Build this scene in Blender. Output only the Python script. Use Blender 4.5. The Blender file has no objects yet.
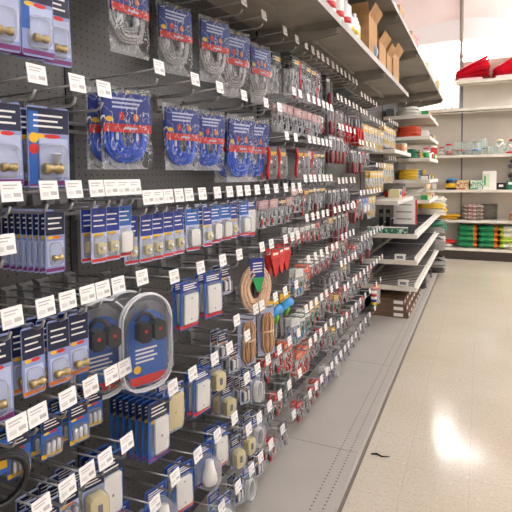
import bpy, math, random
from math import sin, cos, pi, radians as R
random.seed(7)
SC = bpy.context.scene
COL = SC.collection

# ------------------------------------------------------------------ camera
yaw, pit, rol = R(24.6), R(3.3), R(.76)
from mathutils import Vector, Matrix
fw = Vector((-sin(yaw)*cos(pit), cos(yaw)*cos(pit), -sin(pit)))
r0 = Vector((cos(yaw), sin(yaw), 0)); u0 = r0.cross(fw)
rt = r0*cos(rol) - u0*sin(rol); up = u0*cos(rol) + r0*sin(rol)
cd = bpy.data.cameras.new('camera'); cam = bpy.data.objects.new('camera', cd); COL.objects.link(cam)
M = Matrix((rt, up, -fw)).transposed().to_4x4(); M.translation = Vector((1.08, 0, 1.55))
cam.matrix_world = M
cd.sensor_width = 36; cd.lens = 490/512*36; cd.shift_y = -51/512; cd.clip_start = .05
SC.camera = cam

# ------------------------------------------------------------------ world, exposure
w = bpy.data.worlds.new('world'); SC.world = w; w.use_nodes = True
w.node_tree.nodes['Background'].inputs[0].default_value = (1, .95, .88, 1)
w.node_tree.nodes['Background'].inputs[1].default_value = .25
SC.view_settings.view_transform = 'Standard'; SC.view_settings.look = 'None'
SC.view_settings.exposure = -0.17; SC.view_settings.gamma = 1
SC.view_settings.use_curve_mapping = False
SC.cycles.transparent_max_bounces = 24
SC.cycles.max_bounces = 6
LAMP = 14.5       # strength of the ceiling troffers
WINDOW = 24.0      # strength of daylight in the rear window

# ------------------------------------------------------------------ materials
def srgb(h):
    h = h.lstrip('#'); c = [int(h[i:i+2], 16)/255 for i in (0, 2, 4)]
    return tuple((x/12.92 if x <= .04045 else ((x+.055)/1.055)**2.4) for x in c) + (1,)
MATS = {}
def mat(name, col='#808080', rough=.5, metal=0, spec=.5, emit=0, coat=0):
    if name in MATS: return MATS[name]
    m = bpy.data.materials.new(name); m.use_nodes = True
    b = m.node_tree.nodes['Principled BSDF']
    b.inputs['Base Color'].default_value = srgb(col) if isinstance(col, str) else col
    b.inputs['Roughness'].default_value = rough; b.inputs['Metallic'].default_value = metal
    b.inputs['Specular IOR Level'].default_value = spec; b.inputs['Coat Weight'].default_value = coat
    if emit:
        b.inputs['Emission Color'].default_value = srgb(col); b.inputs['Emission Strength'].default_value = emit
    MATS[name] = m
    return m
def N(m, t, **k):
    n = m.node_tree.nodes.new(t)
    for a, v in k.items():
        if a.startswith('i_'): n.inputs[a[2:].replace('_', ' ')].default_value = v
        else: setattr(n, a, v)
    return n
def L(m, a, b): m.node_tree.links.new(a, b)
def bsdf(m): return m.node_tree.nodes['Principled BSDF']
def mixrgb(m, f, a, b):
    n = N(m, 'ShaderNodeMix', data_type='RGBA')
    for s, v in ((0, f), (6, a), (7, b)):
        if hasattr(v, 'links'): L(m, v, n.inputs[s])
        else: n.inputs[s].default_value = v
    return n.outputs[2]
def math_(m, op, a, b=0, c=0):
    n = N(m, 'ShaderNodeMath', operation=op)
    for i, v in enumerate((a, b, c)):
        if hasattr(v, 'links'): L(m, v, n.inputs[i])
        else: n.inputs[i].default_value = v
    return n.outputs[0]
def noisy(name, c1, c2, scale=30, rough=.5, metal=0, bump=0, stretch=None, detail=3, lo=.35, hi=.65, spec=.5):
    """two real colours of the stuff itself mixed by noise"""
    if name in MATS: return MATS[name]
    m = mat(name, c1, rough, metal, spec)
    tc = N(m, 'ShaderNodeTexCoord'); mp = N(m, 'ShaderNodeMapping'); L(m, tc.outputs['Object'], mp.inputs[0])
    if stretch: mp.inputs['Scale'].default_value = stretch
    no = N(m, 'ShaderNodeTexNoise'); no.inputs['Scale'].default_value = scale; no.inputs['Detail'].default_value = detail
    L(m, mp.outputs[0], no.inputs['Vector'])
    mr = N(m, 'ShaderNodeMapRange'); mr.inputs[1].default_value = lo; mr.inputs[2].default_value = hi
    L(m, no.outputs[0], mr.inputs[0])
    L(m, mixrgb(m, mr.outputs[0], srgb(c1), srgb(c2)), bsdf(m).inputs['Base Color'])
    if bump:
        bp = N(m, 'ShaderNodeBump'); bp.inputs['Strength'].default_value = bump; bp.inputs['Distance'].default_value = .004
        L(m, no.outputs[0], bp.inputs['Height']); L(m, bp.outputs[0], bsdf(m).inputs['Normal'])
    return m
def perforated(name, base, hole, pitch, rad, rough, ax=(1, 2), bands=None, metal=0):
    """sheet with a square grid of punched round holes; ax = the two axes of the sheet"""
    m = mat(name, base, rough, metal)
    g = N(m, 'ShaderNodeNewGeometry'); sp = N(m, 'ShaderNodeSeparateXYZ'); L(m, g.outputs['Position'], sp.inputs[0])
    ds = []
    for a in ax:
        f = math_(m, 'FRACT', math_(m, 'DIVIDE', sp.outputs[a], pitch))
        d = math_(m, 'SUBTRACT', f, .5); ds.append(math_(m, 'MULTIPLY', d, d))
    r = math_(m, 'LESS_THAN', math_(m, 'ADD', ds[0], ds[1]), (rad/pitch)**2)
    if bands:
        inb = None
        for a, lo, hi in bands:
            q = math_(m, 'MULTIPLY', math_(m, 'GREATER_THAN', sp.outputs[a], lo), math_(m, 'LESS_THAN', sp.outputs[a], hi))
            inb = q if inb is None else math_(m, 'MAXIMUM', inb, q)
        r = math_(m, 'MULTIPLY', r, inb)
    no = N(m, 'ShaderNodeTexNoise'); no.inputs['Scale'].default_value = 6; L(m, g.outputs['Position'], no.inputs['Vector'])
    b2 = tuple(x*.86 for x in srgb(base)[:3])+(1,)
    c = mixrgb(m, no.outputs[0], srgb(base), b2)
    L(m, mixrgb(m, r, c, srgb(hole)), bsdf(m).inputs['Base Color'])
    return m
def plastic(name, tint='#ffffff', haze=.12, crinkle=0, scale=40):
    """clear packaging film: lets light through, glare and crease glints are painted in"""
    if name in MATS: return MATS[name]
    m = bpy.data.materials.new(name); m.use_nodes = True; MATS[name] = m
    b = bsdf(m); b.inputs['Base Color'].default_value = tuple(x*.92 for x in srgb(tint)[:3])+(1,); b.inputs['Roughness'].default_value = .13
    b.inputs['Specular IOR Level'].default_value = .9
    t = N(m, 'ShaderNodeBsdfTransparent'); t.inputs[0].default_value = (.96, .96, .96, 1)
    lw = N(m, 'ShaderNodeLayerWeight'); lw.inputs[0].default_value = .35
    f = math_(m, 'ADD', math_(m, 'MULTIPLY', lw.outputs['Fresnel'], .42), haze)
    if crinkle:
        tc = N(m, 'ShaderNodeTexCoord'); no = N(m, 'ShaderNodeTexNoise'); no.inputs['Scale'].default_value = scale
        no.inputs['Detail'].default_value = 5; no.inputs['Distortion'].default_value = 1.6
        L(m, tc.outputs['Object'], no.inputs['Vector'])
        bp = N(m, 'ShaderNodeBump'); bp.inputs['Strength'].default_value = crinkle; bp.inputs['Distance'].default_value = .01
        L(m, no.outputs[0], bp.inputs['Height']); L(m, bp.outputs[0], b.inputs['Normal']); L(m, bp.outputs[0], lw.inputs['Normal'])
        mr = N(m, 'ShaderNodeMapRange'); mr.inputs[1].default_value = .61; mr.inputs[2].default_value = .68
        mr.inputs[4].default_value = .4
        L(m, no.outputs[0], mr.inputs[0]); f = math_(m, 'ADD', f, mr.outputs[0])  # pale patches painted in as glare on the film
        n2 = N(m, 'ShaderNodeTexNoise'); n2.inputs['Scale'].default_value = scale*.8; n2.inputs['Detail'].default_value = 3; n2.inputs['Distortion'].default_value = 2.5
        mp = N(m, 'ShaderNodeMapping'); mp.inputs['Scale'].default_value = (1, 1.5, .8); mp.inputs['Location'].default_value = (3, 1, 2)
        L(m, tc.outputs['Object'], mp.inputs[0]); L(m, mp.outputs[0], n2.inputs['Vector'])
        crease_glint = math_(m, 'LESS_THAN', math_(m, 'ABSOLUTE', math_(m, 'SUBTRACT', n2.outputs[0], .5)), .008)  # thin white lines painted as light caught on creases
        f = math_(m, 'MINIMUM', math_(m, 'ADD', f, math_(m, 'MULTIPLY', crease_glint, .75)), .95)
    mx = N(m, 'ShaderNodeMixShader'); L(m, f, mx.inputs[0]); L(m, t.outputs[0], mx.inputs[1]); L(m, b.outputs[0], mx.inputs[2])
    L(m, mx.outputs[0], m.node_tree.nodes['Material Output'].inputs[0])
    return m
def paint(h, rough=.4):
    return mat('paint_'+h.lstrip('#')+('' if rough == .4 else str(int(rough*100))), h, rough)

PEG = perforated('charcoal_pegboard', '#4b4845', '#080808', .0254, .0036, .42)
PEGW = perforated('white_pegboard', '#cfc6b6', '#6f675c', .0254, .0030, .6, ax=(0, 2))
DECK = perforated('grey_deck_steel', '#b0aba1', '#2e2b28', .0254, .0042, .42, ax=(0, 1),
                  bands=[(0, .4318, .4572), (0, .4826, .508)])
STEEL = noisy('grey_shelf_steel', '#9c968c', '#8a847a', 5, .5, 0)
WSTEEL = noisy('white_shelf_steel', '#e3ddd0', '#d2cabb', 6, .4)
KICK = mat('kick_plate_dark', '#5b5148', .5)
POST = mat('upright_black', '#1d1b1b', .5)
SLOT = mat('slot_black', '#060606', .8)
WIRE = mat('zinc_wire', '#a8a6a5', .35, .7)
CLIP = mat('grey_hook_plastic', '#6e6b69', .5)
TAG = mat('price_tag_white', '#f3efe9', .45)
INK = mat('ink_grey', '#b9b5b1', .6)
INKD = mat('ink_black', '#222022', .6)
NAVY = mat('card_navy', '#1f3486', .35); DNAVY = mat('card_dark_navy', '#15193a', .35)
BLUE = mat('card_blue', '#2f62b0', .35); LILAC = mat('card_lilac', '#8f9cc8', .35); PALE = mat('card_pale', '#b9c2de', .35)
RED = mat('print_red', '#cf2a22', .4); ORANGE = mat('print_orange', '#e07b22', .4); YELLOW = mat('print_yellow', '#e9b91e', .4)
PURPLE = mat('print_purple', '#7a2b6a', .4); WHITE = mat('plain_white', '#efece4', .4); CREAM = mat('plastic_cream', '#ddd0a2', .4)
BLACK = mat('plastic_black', '#141414', .35); GREY = mat('plastic_grey', '#77757a', .4)
BRASS = mat('brass', '#c2ab78', .3, 1); CHROME = mat('chrome', '#dcdcdf', .28, .55)
BAG = plastic('crinkled_film', '#ffffff', .008, .8, 13); BUB = plastic('clear_blister', '#ffffff', .015)
GLASS = plastic('jar_glass', '#e8fff6', .22)
KRAFT = noisy('kraft_cardboard', '#b98d5b', '#a87d4d', 14, .8)
BLUEH = noisy('blue_hose', '#3f6fe0', '#2f57c4', 60, .3)
BRAID = noisy('silver_braid', '#d2d1cf', '#97969a', 240, .35, .5, .6)
ROPE = noisy('beige_rope', '#e6c6a8', '#cda482', 180, .8, 0, .8)
CORD = noisy('tan_cord', '#cba47e', '#a57c58', 160, .8, 0, .8, stretch=(1, 1, .15))
def tiles():
    m = mat('floor_tiles', '#cbbd9f', .2, 0, .5)
    g = N(m, 'ShaderNodeNewGeometry'); sp = N(m, 'ShaderNodeSeparateXYZ'); L(m, g.outputs['Position'], sp.inputs[0])
    def n(scale, lo, hi, det=2):
        no = N(m, 'ShaderNodeTexNoise'); no.inputs['Scale'].default_value = scale; no.inputs['Detail'].default_value = det
        L(m, g.outputs['Position'], no.inputs['Vector'])
        mr = N(m, 'ShaderNodeMapRange'); mr.inputs[1].default_value = lo; mr.inputs[2].default_value = hi
        L(m, no.outputs[0], mr.inputs[0]); return mr.outputs[0], no.outputs[0]
    sp1, _ = n(70, .56, .66); sp2, _ = n(38, .6, .7); big, bn = n(1.3, .3, .7)
    c = mixrgb(m, big, srgb('#c8bfae'), srgb('#c0b5a0'))
    c = mixrgb(m, math_(m, 'MULTIPLY', sp1, .35), c, srgb('#9d8f76'))
    c = mixrgb(m, math_(m, 'MULTIPLY', sp2, .35), c, srgb('#d8d1c4'))
    s = None
    for a, off in ((0, .078), (1, .02)):
        f = math_(m, 'FRACT', math_(m, 'DIVIDE', math_(m, 'ADD', sp.outputs[a], off+10.), .3048))
        q = math_(m, 'LESS_THAN', math_(m, 'ABSOLUTE', math_(m, 'SUBTRACT', f, .5)), .0045)
        s = q if s is None else math_(m, 'MAXIMUM', s, q)
    c = mixrgb(m, math_(m, 'MULTIPLY', s, .28), c, srgb('#847a68'))
    L(m, c, bsdf(m).inputs['Base Color'])
    _, r = n(3, 0, 1, 4)
    L(m, math_(m, 'ADD', math_(m, 'MULTIPLY', r, .12), .07), bsdf(m).inputs['Roughness'])
    _, h = n(9, 0, 1, 3)
    bp = N(m, 'ShaderNodeBump'); bp.inputs['Strength'].default_value = .05; bp.inputs['Distance'].default_value = .01
    L(m, h, bp.inputs['Height']); L(m, bp.outputs[0], bsdf(m).inputs['Normal'])
    return m

# ------------------------------------------------------------------ mesh building
class MB:
    def __init__(s): s.v = []; s.f = []; s.mi = []; s.ms = []; s.sm = []
    def _m(s, m):
        if m not in s.ms: s.ms.append(m)
        return s.ms.index(m)
    def add(s, vs, fs, m, smooth=False):
        o = len(s.v); k = s._m(m); s.v += [tuple(v) for v in vs]
        for f in fs: s.f.append(tuple(i+o for i in f)); s.mi.append(k); s.sm.append(smooth)
        return s
    def box(s, x0, x1, y0, y1, z0, z1, m):
        vs = [(x, y, z) for x in (x0, x1) for y in (y0, y1) for z in (z0, z1)]
        return s.add(vs, [(0, 1, 3, 2), (4, 6, 7, 5), (0, 4, 5, 1), (2, 3, 7, 6), (0, 2, 6, 4), (1, 5, 7, 3)], m)
    def rbox(s, x0, x1, y0, y1, z0, z1, m, r=.004):
        """box with chamfered vertical-plane corners (outline in y/z, depth in x)"""
        pts = [(y0+r, z0), (y1-r, z0), (y1, z0+r), (y1, z1-r), (y1-r, z1), (y0+r, z1), (y0, z1-r), (y0, z0+r)]
        return s.prism(pts, x0, x1, m)
    def prism(s, pts, x0, x1, m, smooth=False, inset=0):
        n = len(pts); cy = sum(p[0] for p in pts)/n; cz = sum(p[1] for p in pts)/n
        vs = [(x0, y, z) for y, z in pts]
        vs += [(x1, cy+(y-cy)*(1-inset), cz+(z-cz)*(1-inset)) for y, z in pts]
        fs = [tuple(range(n))[::-1], tuple(range(n, 2*n))] + [(i, (i+1) % n, n+(i+1) % n, n+i) for i in range(n)]
        return s.add(vs, fs, m, smooth)
    def rect(s, x, y0, y1, z0, z1, m):
        return s.add([(x, y0, z0), (x, y1, z0), (x, y1, z1), (x, y0, z1)], [(0, 1, 2, 3)], m)
    def disc(s, x, y, z, r, m, n=12, ry=None):
        ry = ry or r
        return s.add([(x, y+ry*cos(2*pi*i/n), z+r*sin(2*pi*i/n)) for i in range(n)], [tuple(range(n))], m)
    def tube(s, pts, r, m, n=6, closed=False, cap=True):
        pts = [Vector(p) for p in pts]; k = len(pts); vs = []; ref = None
        for i, p in enumerate(pts):
            if closed: t = pts[(i+1) % k]-pts[i-1]
            else: t = pts[min(i+1, k-1)]-pts[max(i-1, 0)]
            if t.length < 1e-9: t = Vector((0, 0, 1))
            t.normalize()
            if ref is None: ref = Vector((0, 0, 1)) if abs(t.z) < .9 else Vector((1, 0, 0))
            a = (ref - t*ref.dot(t))
            if a.length < 1e-6: a = t.orthogonal()
            a.normalize(); b = t.cross(a); ref = a
            rr = r[i] if isinstance(r, (list, tuple)) else r
            vs += [p+(a*cos(2*pi*j/n)+b*sin(2*pi*j/n))*rr for j in range(n)]
        fs = []
        for i in range(k if closed else k-1):
            q = (i+1) % k
            for j in range(n): fs.append((i*n+j, i*n+(j+1) % n, q*n+(j+1) % n, q*n+j))
        if cap and not closed: fs += [tuple(range(n))[::-1], tuple(range((k-1)*n, k*n))]
        return s.add(vs, fs, m, True)
    def lathe(s, prof, m, c=(0, 0, 0), axis=2, n=16):
        vs = []; fs = []
        for r, h in prof:
            for j in range(n):
                p = [r*cos(2*pi*j/n), r*sin(2*pi*j/n), h]
                if axis == 0: p = [p[2], p[0], p[1]]
                elif axis == 1: p = [p[1], p[2], p[0]]
                vs.append((p[0]+c[0], p[1]+c[1], p[2]+c[2]))
        k = len(prof)
        for i in range(k-1):
            for j in range(n): fs.append((i*n+j, i*n+(j+1) % n, (i+1)*n+(j+1) % n, (i+1)*n+j))
        fs += [tuple(range(n))[::-1], tuple(range((k-1)*n, k*n))]
        return s.add(vs, fs, m, True)
    def pillow(s, w, h, t, m, y=0, z=0, x=0, seed=0, nu=9, nv=11, wob=.25, both=True):
        """soft sealed bag hanging down from z, flat at the seams"""
        rn = random.Random(seed); vs = []; fs = []
        for side in ((1, -1) if both else (1,)):
            o = len(vs)
            for j in range(nv+1):
                for i in range(nu+1):
                    u = i/nu*2-1; v = j/nv*2-1
                    d = max(0, (1-u**4)*(1-abs(v)**5))**.5
                    xx = side*t/2*d*(1+rn.uniform(-wob, wob))
                    vs.append((x+xx, y+u*w/2*(1+.02*sin(9*v)), z-h/2+v*h/2))
            for j in range(nv):
                for i in range(nu):
                    a = o+j*(nu+1)+i; q = (a, a+1, a+nu+2, a+nu+1)
                    fs.append(q if side > 0 else q[::-1])
        return s.add(vs, fs, m, True)
    def mesh(s, name):
        me = bpy.data.meshes.new(name); me.from_pydata(s.v, [], s.f)
        for m in s.ms: me.materials.append(m)
        me.polygons.foreach_set('material_index', s.mi); me.polygons.foreach_set('use_smooth', s.sm)
        me.update(); return me

def tag_(o, label, cat, group=None, kind=None):
    if label: o['label'] = label
    if cat: o['category'] = cat
    if group: o['group'] = group
    if kind: o['kind'] = kind
    return o
def single(name, mb, label, cat, loc=(0, 0, 0), rz=0, group=None, kind=None):
    o = bpy.data.objects.new(name, mb if isinstance(mb, bpy.types.Mesh) else mb.mesh(name)); COL.objects.link(o)
    o.location = loc; o.rotation_euler.z = rz
    return tag_(o, label, cat, group, kind)
def struct(name, mb):
    o = bpy.data.objects.new(name, mb.mesh(name)); COL.objects.link(o); o['kind'] = 'structure'; return o
def empty(name, loc, label, cat, group=None, rz=0, ry=0):
    o = bpy.data.objects.new(name, None); COL.objects.link(o); o.empty_display_size = .02
    o.location = loc; o.rotation_euler = (0, ry, rz)
    return tag_(o, label, cat, group)
def part(name, mb, parent, label=None):
    o = bpy.data.objects.new(name, mb if isinstance(mb, bpy.types.Mesh) else mb.mesh(name)); COL.objects.link(o); o.parent = parent
    if label: o['label'] = label
    return o
PROTO = {}
def spawn(key, loc, label, cat, group=None, rz=0, ry=0):
    """one thing from its recipe: an Empty plus a copy of each part and sub-part"""
    if key not in PROTO:
        PROTO[key] = [(n, mb.mesh(n), lb, [(n2, mb2.mesh(n2), l2) for n2, mb2, l2 in subs]) for n, mb, lb, subs in BUILD[key]()]
    rec = PROTO[key]
    root = empty(NAME[key], loc, label, cat, group, rz, ry)
    for n, me, lb, subs in rec:
        p = part(n, me, root, lb)
        for n2, me2, l2 in subs: part(n2, me2, p, l2)
    return root
BUILD = {}; NAME = {}; DESC = {}
def recipe(key, name, desc):
    def d(f): BUILD[key] = f; NAME[key] = name; DESC[key] = desc; return f
    return d
ORD = 'first second third fourth fifth sixth seventh eighth ninth tenth eleventh twelfth thirteenth fourteenth fifteenth sixteenth'.split()

# ================================================================== the setting
fl = MB().box(-6, 7, -5, 14, -.1, 0, tiles()); struct('floor', fl)
CEIL = noisy('ceiling_pinkish', '#f2e4e0', '#ead6d0', .8, .8)
WALL = mat('wall_white', '#eeeceb', .7)
# ceiling of softly sagging insulation blankets between the purlins
cb = MB(); ny = 0
vs = []; fs = []; nx_, ny_ = 70, 40
for j in range(ny_+1):
    for i in range(nx_+1):
        x = -6+13*i/nx_; y = -5+14.4*j/ny_
        vs.append((x, y, 5.3-.10*abs(sin(pi*(x+.35)/1.5))**.7))
for j in range(ny_):
    for i in range(nx_):
        a = j*(nx_+1)+i; fs.append((a, a+nx_+1, a+nx_+2, a+1))
cb.add(vs, fs, CEIL, True); cb.box(-6, 7, -5, 14, 5.36, 5.45, CEIL)
struct('ceiling', cb)
struct('trim_bulkhead', MB().box(-6, 7, 10.08, 10.16, 4.06, 5.36, WALL).box(-6, 7, 10.06, 10.18, 4.04, 4.07, WHITE))
sw = MB(); n_ = 90; pts = []
for i in range(n_+1):
    x = -6+13*i/n_; zb = 4.34+.10*abs(sin(pi*(x+.15)/1.6))**.8; bul = .02+.05*abs(sin(pi*(x+.15)/1.6))
    pts += [(x, 10.08, zb), (x, 10.08-bul*.3, zb+.01), (x, 10.08-bul, zb+.35), (x, 10.08-bul*.6, 5.34)]
sw.add(pts, [(i*4+k, i*4+k+1, i*4+k+5, i*4+k+4) for i in range(n_) for k in range(3)], CEIL, True)
struct('trim_swag', sw)
struct('wall_back', MB().box(-6, 7, 10.35, 10.5, -.1, 2.8, WALL).box(-6, 7, 10.35, 10.5, 4.2, 5.4, WALL)
       .box(-6, -.15, 10.35, 10.5, 2.8, 4.2, WALL).box(1.75, 7, 10.35, 10.5, 2.8, 4.2, WALL))
struct('wall_left', MB().box(-6.1, -6, -5, 14, -.1, 5.4, WALL))
struct('wall_right', MB().box(7, 7.1, -5, 14, -.1, 5.4, WALL))
struct('wall_front', MB().box(-6, 7, -5.1, -5, -.1, 5.4, WALL))
DAY = mat('daylight_pane', '#ffffff', .5, emit=WINDOW); WALLGLOW = mat('lit_wall_glow', '#fff8ec', .5, emit=1.15)  # second, weaker glow stands for the brightly lit white wall
wo = struct('window_1', MB().box(-.15, 1.75, 10.42, 10.44, 2.8, 3.58, WALLGLOW).box(-.15, .28, 10.42, 10.44, 3.58, 4.2, WALLGLOW)
            .box(1.22, 1.75, 10.42, 10.44, 3.58, 4.2, WALLGLOW).box(.28, 1.22, 10.42, 10.44, 3.58, 4.12, DAY).box(.28, 1.22, 10.42, 10.44, 4.12, 4.2, WALLGLOW))
fr = MB()
for a in (-.15, 1.71): fr.box(a, a+.04, 10.38, 10.42, 2.8, 4.2, WHITE)
for z in (2.8, 4.16): fr.box(-.11, 1.71, 10.38, 10.42, z, z+.04, WHITE)
part('window_frame', fr, wo)

# hanging fluorescent fixtures, lit below; tubes on top added to brighten the ceiling
DIFF = mat('lamp_diffuser', '#ecf5ff', .5, emit=LAMP)
CROSSFILL = mat('cross_aisle_fill', '#fbfdff', .5, emit=LAMP*2.1)  # added out of view, stronger, to brighten the back shelving
UPFILL = mat('uplight_fill', '#fbf8f6', .5, emit=LAMP*5)
for x, nm in ((1.6, 'near aisle'), (5.0, 'right aisle'), (-3.2, 'hidden left aisle')):
    for k, y in enumerate((-2.6, .4, 3.4, 5.9, 9.1)):
        if k == 4: x = {1.6: 2.75}.get(x, x)
        if k == 4 and x < 0: x = 3.6
        t = empty('ceiling_light', (x, y, 3.72), 'long hanging fluorescent light over the %s, %s from the front' % (nm if k < 4 else 'cross aisle', ORD[k]) if k < 4 else 'added unseen fluorescent light over the cross aisle, %s side' % {'near aisle': 'left', 'right aisle': 'right'}.get(nm, 'middle'), 'ceiling light', 'ceiling lights')
        part('housing', MB().box(-.14, .14, -.63, .63, .005, .05, WHITE).tube([(0, -.4, .05), (0, -.4, 1.58)], .004, WIRE, 5).tube([(0, .4, .05), (0, .4, 1.58)], .004, WIRE, 5), t)
        part('diffuser', MB().box(-.24, .24, -.62, .62, -.02, .005, CROSSFILL if k == 4 else DIFF), t)
        part('added_uplight', MB().tube([(-.18, -.6, .03), (-.18, .6, .03)], .02, UPFILL, 8), t)
        part('added_uplight', MB().tube([(.18, -.6, .03), (.18, .6, .03)], .02, UPFILL, 8), t)

# conduit down the back wall
single('conduit_pipe', MB().tube([(0, 0, 0), (0, 0, 5.3)], .032, STEEL, 12).tube([(0, 0, 3.7), (0, 0, 3.76)], .042, STEEL, 12),
       'grey vertical pipe running from ceiling down behind red tarps', 'pipe', (.735, 9.985, 0))

# ================================================================== main gondola
J = [-1.38, -.16, 1.06, 2.39, 3.61, 4.83, 6.05, 7.27, 8.10]
DW = .54; DZ = .15
BN = ['bay beside the camera', 'nearest bay', 'second bay', 'third bay', 'fourth bay', 'fifth bay', 'sixth bay', 'far end bay']
def tray(x1, y0, y1, z, m, th=.03, ribs=False):
    """folded steel shelf with turned-down front and side lips"""
    s = MB(); s.box(.012, x1, y0+.004, y1-.004, z-.004, z, m)
    s.box(x1-.004, x1, y0+.004, y1-.004, z-th, z-.004, m)
    s.box(.012, x1-.004, y0+.004, y0+.008, z-th, z-.004, m); s.box(.012, x1-.004, y1-.008, y1-.004, z-th, z-.004, m)
    if ribs:
        s.box(.20, .235, y0+.01, y1-.01, z-.022, z-.004, m)
    return s
def brackets(sh, y0, y1, zt, d, h1, h0):
    for yy in (y0+.012, y1-.018):
        part('bracket', MB().add([(.005, yy, zt), (d, yy, zt), (d, yy, zt-h1), (.005, yy, zt-h0), (.005, yy+.006, zt), (d, yy+.006, zt), (d, yy+.006, zt-h1), (.005, yy+.006, zt-h0)],
             [(0, 1, 2, 3), (7, 6, 5, 4), (0, 4, 5, 1), (1, 5, 6, 2), (2, 6, 7, 3), (3, 7, 4, 0)], STEEL), sh)
for b in range(8):
    y0, y1 = J[b], J[b+1]
    top = 2.74
    white = b >= 5
    g = empty('gondola_shelving', (0, y0, 0), 'long %s gondola shelving unit, %s of the aisle' % ('white' if white else 'grey', BN[b]),
              'shelving unit', 'gondola units along the aisle')
    def P(name, mb, lb=None):
        o = part(name, mb, g, lb); o.location = (0, -y0, 0); return o
    P('back_panel', MB().box(-.006, 0, y0+.025, y1, DZ, top, PEG), 'charcoal perforated back panel')
    u = MB().box(-.03, .004, y0+.001, y0+.025, 0, top, POST)
    for i in range(int((top-.3)/.05)):
        z = .25+i*.05
        for dy in (.007, .016): u.add([(.0045, y0+dy, z), (.0045, y0+dy+.003, z), (.0045, y0+dy+.003, z+.025), (.0045, y0+dy, z+.025)], [(0, 1, 2, 3)], SLOT)
    P('upright', u)
    dk = MB().box(0, DW, y0+.002, y1-.002, DZ-.035, DZ, DECK)
    P('base_deck', dk, 'light grey perforated base shelf')
    P('kick_plate', MB().box(DW-.035, DW-.025, y0, y1, 0, DZ-.035, KICK), 'dark kick plate')
    if 1 < b < 5: 
        s = P('shelf', tray(.46, y0, y1, 2.31, STEEL, .035, True))
        brackets(s, y0, y1, 2.27, .44, .025, .08)
    if b > 1:
        s = P('shelf', tray(.55, y0, y1, 2.70, STEEL, .035, True))
        brackets(s, y0, y1, 2.665, .53, .025, .105)
    tiers = []
    if b == 5: tiers = [(.98, .54), (.725, .54), (.47, .54), (1.80, .33), (1.30, .36)]
    if b == 6: tiers = [(.98, .54), (.725, .54), (.47, .54), (1.25, .54), (1.49, .54), (1.745, .54), (2.0, .54), (2.25, .54)]
    if b == 7: tiers = [(.98, .54), (.725, .54), (.47, .54)]
    for z, d in tiers:
        s = P('shelf', tray(d, y0, y1, z, WSTEEL, .04))
        st = MB().box(d, d+.004, y0+.01, y1-.01, z-.036, z-.004, WHITE)
        for i in range(int((y1-y0-.06)/.105)):
            yy = y0+.05+i*.105
            st.box(d+.004, d+.005, yy, yy+.06, z-.034, z-.006, TAG).box(d+.005, d+.0055, yy+.008, yy+.045, z-.022, z-.018, INK)
        part('ticket_strip', st, s)

# ================================================================== peg hooks
def hook_parts(Lh, tagged, scale=1.0):
    def f():
        w_ = MB().tube([(.0, 0, 0), (Lh*.6, 0, 0), (Lh-.012, 0, 0), (Lh, 0, .006), (Lh+.006, 0, .018)], .0033, WIRE, 6)
        w_.tube([(.0, 0, .036), (Lh*.6, 0, .04), (Lh+.009, 0, .046)], .0026, WIRE, 5)
        w_.tube([(Lh+.007, -.02, .046), (Lh+.007, .02, .046)], .0022, WIRE, 5)
        c = MB().prism([(-.016, -.022), (.016, -.022), (.022, .045), (-.022, .045)], .0, .012, CLIP, inset=.25)
        out = [('wire', w_, None, []), ('mounting_clip', c, 'grey plastic mounting clip', [])]
        if tagged:
            t = MB(); hw, hh = .0235*scale, .0195*scale; tl = .004
            zc = .048
            t.add([(Lh+.012+tl, -hw, zc-hh), (Lh+.012+tl, hw, zc-hh), (Lh+.012-tl*.3, hw, zc+hh), (Lh+.012-tl*.3, -hw, zc+hh),
                   (Lh+.010+tl, -hw, zc-hh), (Lh+.010+tl, hw, zc-hh), (Lh+.010-tl*.3, hw, zc+hh), (Lh+.010-tl*.3, -hw, zc+hh)],
                  [(0, 1, 2, 3), (7, 6, 5, 4), (0, 4, 5, 1), (1, 5, 6, 2), (2, 6, 7, 3), (3, 7, 4, 0)], TAG)
            def q(y0, y1, a, b_, m):
                def X(v): return Lh+.0125+tl*(.35-.65*v)
                t.add([(X(a), y0*hw, zc+a*hh), (X(a), y1*hw, zc+a*hh), (X(b_), y1*hw, zc+b_*hh), (X(b_), y0*hw, zc+b_*hh)], [(0, 1, 2, 3)], m)
            q(-.8, .55, .55, .68, INK); q(-.8, .3, .25, .36, INK); q(.1, .8, -.55, -.15, INK)
            for i in range(7): q(-.8+i*.1, -.76+i*.1, -.65, -.2, INK)
            out.append(('price_tag', t, 'white price tag', []))
        return out
    return f
for kk, (Lh, tg) in {'hookT': (.25, True), 'hookN': (.25, False), 'hookL': (.29, True)}.items():
    BUILD[kk] = hook_parts(Lh, tg); NAME[kk] = 'peg_hook'

# ------------------------------------------------------------------ products (origin = hang hole, front faces +x, hangs down -z)
def printed_card(w, h, t=.0025, head=NAVY, body=LILAC, foot=RED, headf=.3, footf=.08, logo=None, top=0.0, lines=True, hole=True):
    s = MB(); z1 = .012; z0 = z1-h
    s.rbox(-t/2, t/2, -w/2, w/2, z0, z1, body, .004)
    e = t/2+.0004
    s.rect(e, -w/2+.001, w/2-.001, z1-h*headf, z1-.004, head)
    if foot: s.rect(e, -w/2+.001, w/2-.001, z0+.004, z0+h*footf, foot)
    if hole: s.disc(e+.0002, 0, -.001, .0035, INKD, 8)
    if lines:
        for i in range(3):
            zz = z1-h*headf*(.34+.2*i); s.rect(e+.0003, -w*.36, w*(.34-.12*(i % 2)), zz-h*.012, zz+h*.012, WHITE)
    if logo:
        zz = z1-h*headf-h*.035; s.disc(e+.0003, -w*.24, zz, h*.03, YELLOW, 10, w*.16); s.disc(e+.0004, w*.08, zz, h*.028, logo, 10, w*.2)
    return s
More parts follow.
